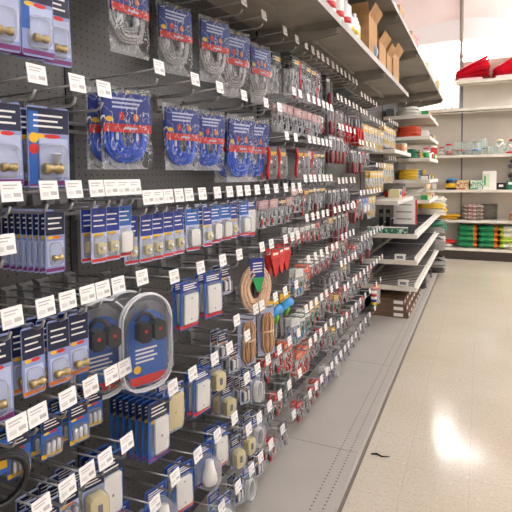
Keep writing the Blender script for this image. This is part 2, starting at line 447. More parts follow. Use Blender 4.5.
def bubble(w, h, d, z, m=BUB, x=.0016):
    s = MB(); n = 18; pts = []
    for i in range(n):
        a = 2*pi*i/n; c_, s_ = cos(a), sin(a)
        pts.append((w/2*abs(c_)**.45*(1 if c_ > 0 else -1), z+h/2*abs(s_)**.45*(1 if s_ > 0 else -1)))
    s.prism(pts, x, x+d, m, True, .14); return s
def fitting(z, m=BRASS, sc=1):
    s = MB()
    s.lathe([(.006*sc, -.014*sc), (.009*sc, -.012*sc), (.009*sc, -.004*sc), (.006*sc, -.002*sc), (.006*sc, .006*sc), (.0085*sc, .008*sc), (.0085*sc, .016*sc)], m, (.010, 0, z), 1, 8)
    return s
def R1(a, b, c, d): return [(n, m, l, s) for n, m, l, s in (a, b, c, d) if n]

@recipe('FB', 'fitting_pack', 'blue and lilac carded brass fitting pack')
def _():
    s = printed_card(.075, .18, head=DNAVY, body=LILAC, foot=PURPLE, headf=.34, logo=RED)
    s.rect(.0019, -.036, -.018, -.11, .0, BLUE); s.rect(.0020, -.018, .034, -.145, -.058, PALE)
    return [('card', s, None, []), ('blister', bubble(.052, .075, .022, -.115), 'clear plastic blister', []), ('brass_fitting', fitting(-.128, BRASS, 1.1), 'brass fitting', [])]
@recipe('FV', 'valve_pack', 'large blue carded pack holding a brass valve')
def _():
    s = printed_card(.105, .185, head=DNAVY, body=LILAC, foot=PURPLE, headf=.33, logo=RED)
    s.rect(.0019, -.05, -.026, -.165, .0, BLUE); s.rect(.0020, -.024, .048, -.15, -.06, PALE); s.disc(.0023, -.038, -.06, .012, YELLOW); s.disc(.0023, -.038, -.085, .012, RED)
    v = fitting(-.13, BRASS, 1.55); v.lathe([(.006, 0), (.006, .03), (.011, .032), (.011, .036)], CHROME, (.012, .012, -.13), 2, 8)
    return [('card', s, None, []), ('blister', bubble(.068, .09, .03, -.115), 'clear plastic blister', []), ('brass_valve', v, 'brass valve', [])]
@recipe('FN', 'fitting_pack', 'slim pale blue carded part with purple base')
def _():
    s = printed_card(.048, .146, head=DNAVY, body=LILAC, foot=PURPLE, headf=.4, logo=ORANGE)
    s.rect(.0019, -.02, .02, -.118, -.06, PALE)
    return [('card', s, None, []), ('blister', bubble(.03, .055, .012, -.09), 'clear plastic blister', []), ('brass_fitting', fitting(-.098, BRASS, .8), 'brass fitting', [])]
@recipe('BK', 'cable_ring', 'black looped cable ring')
def _():
    s = MB()
    for q in range(4): s.tube([(.006*q, (.06-.003*q)*cos(a*pi/10), -.065+(.06-.003*q)*sin(a*pi/10)) for a in range(20)], .006, BLACK, 7, True)
    return [('cable', s, None, []), ('label_card', MB().box(-.003, -.001, -.025, .025, -.06, .01, BLUE).rect(-.0008, -.02, .02, -.05, -.03, YELLOW), 'blue and yellow label card', [])]
@recipe('FK', 'fitting_pack', 'dark navy carded brass fitting pack')
def _():
    s = printed_card(.052, .148, head=DNAVY, body=LILAC, foot=ORANGE, headf=.45, logo=RED)
    s.rect(.0019, -.021, .021, -.124, -.072, PALE)
    return [('card', s, None, []), ('blister', bubble(.036, .05, .016, -.1), 'clear plastic blister', []), ('brass_fitting', fitting(-.108, BRASS, 1.1), 'brass fitting', [])]
@recipe('FR', 'fixture_pack', 'slim navy carded fixture pack with red base')
def _():
    s = printed_card(.046, .142, head=NAVY, body=PALE, foot=RED, headf=.46, logo=YELLOW)
    return [('card', s, None, []), ('blister', bubble(.034, .06, .016, -.088), 'clear plastic blister', []), ('fixture', MB().rbox(.002, .014, -.011, .012, -.105, -.078, CREAM, .003).lathe([(.005, 0), (.005, .008)], CHROME, (.014, 0, -.092), 0, 8), 'cream plastic fixture', [])]
@recipe('FW', 'fixture_pack', 'navy carded white socket pack with red base')
def _():
    s = printed_card(.058, .142, head=BLUE, body=PALE, foot=RED, headf=.4, logo=None)
    return [('card', s, None, []), ('blister', bubble(.046, .07, .022, -.085), 'clear plastic blister', []), ('fixture', MB().rbox(.002, .020, -.018, .018, -.112, -.06, WHITE, .004), 'white plastic socket', [])]
@recipe('FY', 'connector_pack', 'small blue carded connector pack with yellow base')
def _():
    s = printed_card(.052, .1, head=DNAVY, body=BLUE, foot=YELLOW, headf=.36, footf=.14, logo=RED)
    it = MB()
    for i in (-1, 0, 1): it.lathe([(.004, 0), (.0055, .003), (.0055, .02), (.004, .026)], CHROME, (.008, i*.012, -.072), 2, 8)
    return [('card', s, None, []), ('blister', bubble(.042, .042, .016, -.06), 'clear plastic blister', []), ('connectors', it, 'chrome connectors', [])]
@recipe('WP', 'wall_plate_pack', 'white wall plate in blue and red carded pack')
def _():
    s = printed_card(.088, .16, head=NAVY, body=BLUE, foot=RED, headf=.22, footf=.1, logo=None)
    pl = MB().rbox(.002, .009, -.03, .034, -.128, -.032, WHITE, .004).disc(.0094, .002, -.045, .003, GREY, 8).disc(.0094, .002, -.115, .003, GREY, 8)
    return [('card', s, None, []), ('wall_plate', pl, 'white wall plate', []), ('blister', bubble(.076, .12, .014, -.08), 'clear plastic blister', [])]
@recipe('DB', 'wall_plate_pack', 'dark blue carded white plate pack in deep stack')
def _():
    s = printed_card(.085, .185, head=DNAVY, body=BLUE, foot=PURPLE, headf=.3, footf=.07, logo=RED)
    pl = MB().rbox(.002, .009, -.02, .034, -.15, -.045, WHITE, .004).disc(.0094, .005, -.1, .004, GREY, 8)
    return [('card', s, None, []), ('wall_plate', pl, 'white wall plate', []), ('blister', bubble(.07, .13, .014, -.095), 'clear plastic blister', [])]
@recipe('BP', 'wall_plate_pack', 'beige wall plate in clear carded pack')
def _():
    s = printed_card(.08, .16, head=NAVY, body=PALE, foot=BLUE, headf=.16, footf=.06, logo=None)
    pl = MB().rbox(.002, .010, -.034, .034, -.135, -.022, CREAM, .004).disc(.0104, 0, -.08, .004, BRASS, 8)
    return [('card', s, None, []), ('wall_plate', pl, 'beige wall plate', []), ('blister', bubble(.074, .125, .016, -.08), 'clear plastic blister', [])]
@recipe('LB', 'socket_pack', 'rounded white lamp socket in clear pack')
def _():
    s = printed_card(.085, .15, head=NAVY, body=BLUE, foot=PURPLE, headf=.25, logo=None)
    b = MB().lathe([(.014, .035), (.018, .01), (.026, -.015), (.029, -.035), (.024, -.046), (.0, -.047)], WHITE, (.03, .006, -.075), 2, 16)
    return [('card', s, None, []), ('lamp_socket', b, 'white plastic socket', []), ('blister', bubble(.08, .11, .06, -.08), 'clear plastic blister', [])]
@recipe('BB', 'timer_pack', 'chunky cream plug box in clear pack')
def _():
    s = printed_card(.06, .12, head=DNAVY, body=LILAC, foot=None, headf=.3, logo=None)
    b = MB().rbox(.003, .032, -.024, .024, -.1, -.036, CREAM, .008).box(.032, .034, -.006, .006, -.08, -.055, GREY)
    return [('card', s, None, []), ('plug_box', b, 'cream plug box', []), ('blister', bubble(.056, .08, .034, -.066), 'clear plastic blister', [])]
@recipe('WO', 'cord_pack', 'long white oval cord coil in clear pack')
def _():
    s = printed_card(.07, .15, head=NAVY, body=PALE, foot=None, headf=.26, logo=None)
    b = MB()
    for q in range(4):
        b.tube([(.006+q*.006, .024*cos(a*pi/8)*(1-.05*q), -.09+.045*sin(a*pi/8)) for a in range(16)], .0035, WHITE, 6, True)
    return [('card', s, None, []), ('cord', b, 'white coiled cord', []), ('blister', bubble(.066, .11, .03, -.086), 'clear plastic blister', [])]
@recipe('SM', 'small_parts_pack', 'small clear pack of grey parts with navy header')
def _():
    s = printed_card(.055, .11, head=DNAVY, body=PALE, foot=None, headf=.4, logo=ORANGE)
    b = MB()
    rn = random.Random(3)
    for i in range(5): b.box(.003, .012, -.02+i*.008, -.014+i*.008, -.085+rn.uniform(0, .01), -.05+rn.uniform(0, .01), (GREY, WHITE, CHROME)[i % 3])
    return [('card', s, None, []), ('small_parts', b, None, []), ('blister', bubble(.048, .06, .018, -.066), 'clear plastic blister', [])]
@recipe('CL', 'clamshell_pack', 'large oval clamshell pack with black double plug')
def _():
    W, H = .15, .26
    def stad(w, h, zc, n=14):
        r = w/2; p = []
        for i in range(n+1): a = pi*i/n; p.append((r*cos(a), zc+h/2-r+r*sin(a)))
        r2 = w*.38
        for i in range(5): a = pi+pi/2*i/4; p.append((-w/2+r2+r2*cos(a), zc-h/2+r2+r2*sin(a)))
        for i in range(5): a = 1.5*pi+pi/2*i/4; p.append((w/2-r2+r2*cos(a), zc-h/2+r2+r2*sin(a)))
        return p
    zc = -H/2+.015
    rim = MB().prism(stad(W, H, zc), -.004, .0, BUB, True)
    rim.tube([(.0, y, z) for y, z in stad(W, H, zc)], .0035, mat('clamshell_rim', '#dfe0e2', .2), 6, True)
    rim.tube([(.012, y*.97, z) for y, z in stad(W, H, zc)], .003, MATS['clamshell_rim'], 6, True)
    sh = MB().prism(stad(W*.88, H*.9, zc), .0, .05, BUB, True, .16)
    c = MB().prism([(y, z) for y, z in stad(W*.8, H*.78, zc-.016)], .001, .006, BLUE)
    for i in range(4): c.rect(.0066, -.035, .03-.01*(i % 2), -.135-i*.011, -.130-i*.011, WHITE)
    c.prism([(-.052, -.205), (.052, -.205), (.05, -.222), (.03, -.228), (-.03, -.228), (-.05, -.222)], .006, .008, RED)
    c.disc(.0068, -.03, -.185, .011, YELLOW)
    pg = MB()
    for y in (-.02, .022):
        pg.rbox(.008, .040, y-.017, y+.017, -.105, -.055, BLACK, .006); pg.disc(.0404, y, -.075, .005, RED, 8)
    pg.tube([(.02, -.04+.02*q, -.05+.022*sin(q*1.2)) for q in range(5)], .006, BLACK, 6)
    return [('shell_rim', rim, None, []), ('printed_card', c, 'blue card with red base', []), ('plug', pg, 'black double plug', []), ('clear_dome', sh, None, [])]
def hosepack(hose, w=.165, h=.235, seed=1):
    hd = MB().box(.006, .012, -w*.47, w*.47, -.118, -.006, NAVY)
    hd.rect(.0125, -w*.47, w*.47, -.118, -.094, RED)
    for i in range(3): hd.rect(.0127, -w*.3, w*(.30-.06*i), -.026-i*.012, -.020-i*.012, PALE)
    hd.disc(.0128, -w*.12, -.072, .012, RED, 12, .009); hd.disc(.0128, w*.16, -.074, .011, ORANGE, 12, .009); hd.disc(.0128, -w*.36, -.082, .008, YELLOW, 10, .012)
    hd.rect(.0128, -.012, .03, -.109, -.103, PALE)
    cr = MB().lathe([(.003, -.001), (.006, .0), (.006, .003), (.003, .004)], BRASS, (.013, 0, -.003), 0, 10)
    hs = MB()
    for q in range(6):
        rr = w*.41-q*.0085; x = -.004+.005*(q % 3)
        pts = [(x-.006, -rr, -.05), (x, -rr, -.10)] + [(x+.006*sin(a), rr*cos(pi+pi*a/12), -.14-rr*.9*sin(pi*a/12)) for a in range(13)] + [(x, rr, -.10), (x-.006, rr, -.05)]
        hs.tube(pts, .0056, hose, 7)
    for y in (-.03, .03): hs.lathe([(.008, -.012), (.009, -.01), (.009, .012), (.006, .014)], CHROME, (.0, y, -.128), 2, 8)
    bg = MB().pillow(w, h, .046, BAG, 0, .012, .004, seed, 11, 15, .4)
    return [('hose', hs, 'coiled hose', []), ('header_card', hd, 'navy header card with red band', [('hang_ring', cr, 'brass hang ring')]), ('bag', bg, 'crinkled clear plastic bag', [])]
@recipe('HB', 'hose_pack', 'bagged coil of bright blue supply hose')
def _(): return hosepack(BLUEH, seed=5)
def stretch(recs, k):
    for n, mb, lb, subs in recs:
        for q in [mb]+[x[1] for x in subs]: q.v = [(x, y*1.06, z*k) for x, y, z in q.v]
    return recs
@recipe('HL', 'hose_pack', 'long bagged coil of bright blue supply hose')
def _(): return stretch(hosepack(BLUEH, seed=8), 1.22)
@recipe('HT', 'hose_pack', 'long bagged silver braided hose with navy header')
def _(): return stretch(hosepack(BRAID, .155, .25, 9), 1.12)
@recipe('HS', 'hose_pack', 'bagged silver braided hose with navy header')
def _(): return hosepack(BRAID, .155, .25, 6)
def softbag(w, h, head, body, items, seed, tab=None, strip=None):
    rn = random.Random(seed)
    hd = MB().box(-.003, .003, -w*.42, w*.42, -h*.26, .004, head)
    if tab: hd.rect(.0034, -w*.1, w*.42, -h*.16, -h*.05, tab)
    for i in range(2): hd.rect(.0036, -w*.34, w*.25, -h*(.08+.06*i), -h*(.06+.06*i), WHITE)
    if strip: hd.box(.003, .008, -w*.45, -w*.25, -h*.97, .0, strip)
    it = MB()
    for i in range(7):
        m = items[i % len(items)]; y = rn.uniform(-w*.3, w*.3); z = -h*rn.uniform(.42, .85); x = rn.uniform(-.004, .006)
        if i % 2: it.lathe([(.004, -.012), (.007, -.009), (.007, .009), (.003, .014)], m, (x, y, z), 2, 7)
        else: it.tube([(x, y, z-.03*h*4), (x+.003, y+.01*rn.uniform(-1, 1), z), (x, y+.008*rn.uniform(-1, 1), z+.03*h*4)], .0035, m, 6)
    bg = MB().pillow(w, h, .026, body, 0, .008, 0, seed, 8, 10, .4)
    return [('contents', it, None, []), ('header_card', hd, None, []), ('bag', bg, 'clear plastic bag', [])]
def sb(key, name, desc, *a, **k):
    BUILD[key] = lambda: softbag(*a, **k); NAME[key] = name; DESC[key] = desc
G2 = mat('dull_steel', '#a2a3a8', .4, .5); RP = mat('red_plastic', '#c21f1f', .3); GR = mat('green_plastic', '#2d9a55', .4)
CY = mat('cyan_plastic', '#2a8fd0', .35); OR = mat('orange_plastic', '#e8642a', .4); LIM = mat('lime_plastic', '#7cc242', .4)
PK_ = mat('pinkish_card', '#d8a8a4', .5); GC = mat('grey_card', '#6d6a6a', .5)
sb('CC', 'tool_pack', 'shiny clear bag of steel tools with black header', .085, .2, BLACK, BAG, [CHROME, G2, CHROME], 11, tab=YELLOW)
sb('CR', 'tool_pack', 'clear bag of steel tools edged with red', .075, .2, GC, BAG, [CHROME, RP, G2], 12, strip=RP)
sb('GB', 'hardware_bag', 'small clear bag of grey hardware', .08, .14, PK_, BAG, [G2, GREY, BLACK], 13)
sb('GP', 'hardware_bag', 'small clear bag with pink header and black parts', .075, .13, PK_, BAG, [BLACK, RP, G2], 14)
sb('RG', 'hardware_bag', 'clear hardware bag with black and yellow label', .085, .13, BLACK, BAG, [G2, BLACK, CHROME], 15, tab=YELLOW)
sb('PK', 'small_parts_pack', 'small white and red carded parts pack', .05, .1, WHITE, BAG, [RP, PK_, RP], 16)
sb('MR', 'small_parts_pack', 'small clear pack of red and grey parts', .065, .12, RED, BAG, [RP, G2, BLACK], 17)
sb('MY', 'small_parts_pack', 'small clear pack of red parts with yellow header', .07, .13, YELLOW, BAG, [RP, GR, BLACK], 18)
sb('MC', 'small_parts_pack', 'clear pack of bright blue and green pieces', .09, .15, WHITE, BAG, [CY, GR, CY, RP], 19)
sb('MO', 'small_parts_pack', 'clear pack of orange and red pieces', .08, .16, OR, BAG, [OR, RP, RP], 20)
sb('MG', 'small_parts_pack', 'clear pack of dull grey pieces', .075, .13, GC, BAG, [G2, GREY, BLACK], 21)
sb('MP', 'small_parts_pack', 'clear pack of purple pieces', .08, .12, WHITE, BAG, [PURPLE, mat('violet_plastic', '#5a48a8', .4)], 22)
sb('YP', 'hardware_bag', 'clear bag of yellow brass hardware', .11, .2, YELLOW, BAG, [YELLOW, BRASS, CREAM, YELLOW], 23, tab=CREAM)
sb('OB', 'glove_pack', 'orange and cream packet with orange header', .1, .15, OR, BAG, [OR, CREAM, OR], 24)
@recipe('RB', 'red_tool_pack', 'clear clamshell with curved red edge strip')
def _():
    st = MB(); pts = [(.012+.006*sin(i), -.036+.008*sin(i*pi/7), .01-i*.022) for i in range(8)]
    st.tube(pts, [.005]+[.009]*6+[.004], RP, 8)
    c = MB().box(-.002, .002, -.03, .045, -.14, .008, GC); c.rect(.0024, -.01, .04, -.03, -.012, YELLOW)
    for i in range(3): c.disc(.006, .0+.02*(i % 2), -.06-.025*i, .009, (CHROME, BLACK, G2)[i])
    return [('red_strip', st, 'curved red edge strip', []), ('backing_card', c, 'grey backing card', []), ('blister', bubble(.07, .12, .02, -.075), 'clear plastic blister', [])]
@recipe('PL', 'pliers', 'red handled pliers hanging jaws up')
def _():
    hd = MB()
    for sgn in (-1, 1):
        hd.tube([(0, sgn*.006, -.06), (0, sgn*.02, -.1), (0, sgn*.028, -.15), (0, sgn*.022, -.2)], [.006, .011, .012, .008], RP, 8)
    jw = MB().tube([(0, 0, .004), (0, 0, -.02), (0, .0, -.045), (0, 0, -.066)], [.004, .008, .013, .01], G2, 8).lathe([(.008, -.008), (.008, .008)], CHROME, (0, 0, -.05), 0, 10)
    return [('jaws', jw, 'steel jaws', []), ('handles', hd, 'red dipped handles', [])]
@recipe('RH', 'screwdriver_pack', 'slim pack holding tool with dark red handle')
def _():
    c = MB().box(-.002, .002, -.022, .022, -.18, .008, GC); c.rect(.0024, -.018, .018, -.02, -.004, WHITE)
    h = MB().tube([(.012, 0, -.175), (.012, 0, -.165), (.012, 0, -.1), (.012, 0, -.09)], [.008, .011, .010, .006], mat('dark_red_handle', '#8e1c20', .35), 10)
    s = MB().tube([(.012, 0, -.09), (.012, 0, -.02)], .003, CHROME, 6)
    return [('card', c, None, []), ('handle', h, 'dark red handle', []), ('shaft', s, 'steel shaft', []), ('blister', bubble(.036, .165, .024, -.092), 'clear plastic blister', [])]
@recipe('RT', 'trowel_pack', 'pointed red tool hanging point down')
def _():
    b = MB().prism([(-.03, -.03), (.03, -.03), (.030, -.05), (.006, -.12), (-.006, -.12), (-.030, -.05)], -.006, .006, RP)
    c = MB().box(-.003, .003, -.032, .032, -.035, .01, RED); c.rect(.0034, -.02, .02, -.02, -.008, WHITE)
    return [('blade', b, None, []), ('header_card', c, None, [])]
@recipe('GL', 'hand_tool_pack', 'blue and lime trigger tool with grey blade')
def _():
    b = MB().tube([(0, -.05, -.09), (.01, -.02, -.05), (.01, .03, -.035), (0, .055, -.05)], [.012, .02, .022, .016], CY, 10)
    b.tube([(.012, 0, -.04), (.014, .008, -.07), (.012, .0, -.1)], [.01, .013, .009], LIM, 8)
    g = MB().prism([(-.05, -.06), (-.02, -.055), (.0, -.2), (-.022, -.21)], -.004, .004, GREY).prism([(-.07, -.07), (-.055, -.06), (-.055, -.2), (-.07, -.2)], -.004, .004, G2)
    c = MB().box(-.003, .003, -.04, .04, -.03, .01, YELLOW)
    return [('handle', b, 'blue and lime handle', []), ('blade', g, 'grey blades', []), ('header_card', c, 'yellow header card', [])]
@recipe('TB', 'rope_coil', 'oval coil of beige rope with navy and green card')
def _():
    b = MB()
    for q in range(16):
        ry = .068-.0052*(q//2); rz = .100-.0072*(q//2); x = (-.006 if q % 2 else .006)+.003*sin(q*2.1)
        b.tube([(x+.004*sin(a), ry*cos(2*pi*a/24), -.120+rz*sin(2*pi*a/24)) for a in range(24)], .0058, ROPE, 7, True)
    b.tube([(.0, -.07, -.15), (.016, -.05, -.165), (.018, .03, -.185), (0, .06, -.18)], .003, ROPE, 6)
    c = MB().prism([(-.03, -.07), (.035, -.07), (.032, .012), (-.032, .012)], .012, .016, NAVY)
    for i in range(4): c.rect(.0164, -.02, .024, -.012-i*.012, -.007-i*.012, WHITE)
    c.prism([(-.025, -.07), (.033, -.07), (.012, -.135), (-.0, -.13)], .014, .018, GR); c.disc(.0168, -.015, -.058, .006, YELLOW)
    return [('rope', b, None, []), ('label_card', c, 'navy and green label card', [])]
@recipe('CD', 'cord_hank', 'tan cord hank wrapped at the waist')
def _():
    b = MB(); rn = random.Random(4)
    for q in range(11):
        y = -.034+q*.0068; x = .006*cos(q*1.7)
        b.tube([(x, y*.55, -.02), (x+.004, y*.95, -.05), (x, y*.8, -.10), (x+.003, y*1.0, -.16), (x, y*.5, -.195)], .0052, CORD, 6)
    b.tube([(.011*cos(a*pi/6)*1.3, .034*sin(a*pi/6), -.10) for a in range(12)], .004, ROPE, 6, True)
    c = MB().box(-.014, -.012, -.045, .045, -.21, .012, PALE)
    return [('cord', b, None, []), ('backing_card', c, 'pale backing card', [])]
@recipe('TP', 'tape_roll_stack', 'upright stack of white blue yellow green rolls')
def _():
    s = MB(); cs = (mat('tape_green', '#1f7a4a', .4), YELLOW, NAVY, WHITE, RED, WHITE)
    for i, c in enumerate(cs): s.lathe([(.02, 0), (.026, .001), (.026, .022), (.02, .023)], c, (0, 0, -.15+i*.024), 2, 16)
    return [('tape_rolls', s, None, []), ('hanger_strap', MB().box(-.001, .001, -.006, .006, -.02, .006, BLACK), None, [])]
@recipe('CB', 'coil_bag', 'round clear bag with red and yellow pieces')
def _():
    return softbag(.17, .19, RED, BAG, [RP, YELLOW, OR, G2], 31, tab=YELLOW)
CAT = {'hose_pack': 'hose', 'fitting_pack': 'fitting pack', 'valve_pack': 'fitting pack', 'pliers': 'pliers', 'rope_coil': 'rope', 'cord_hank': 'cord'}

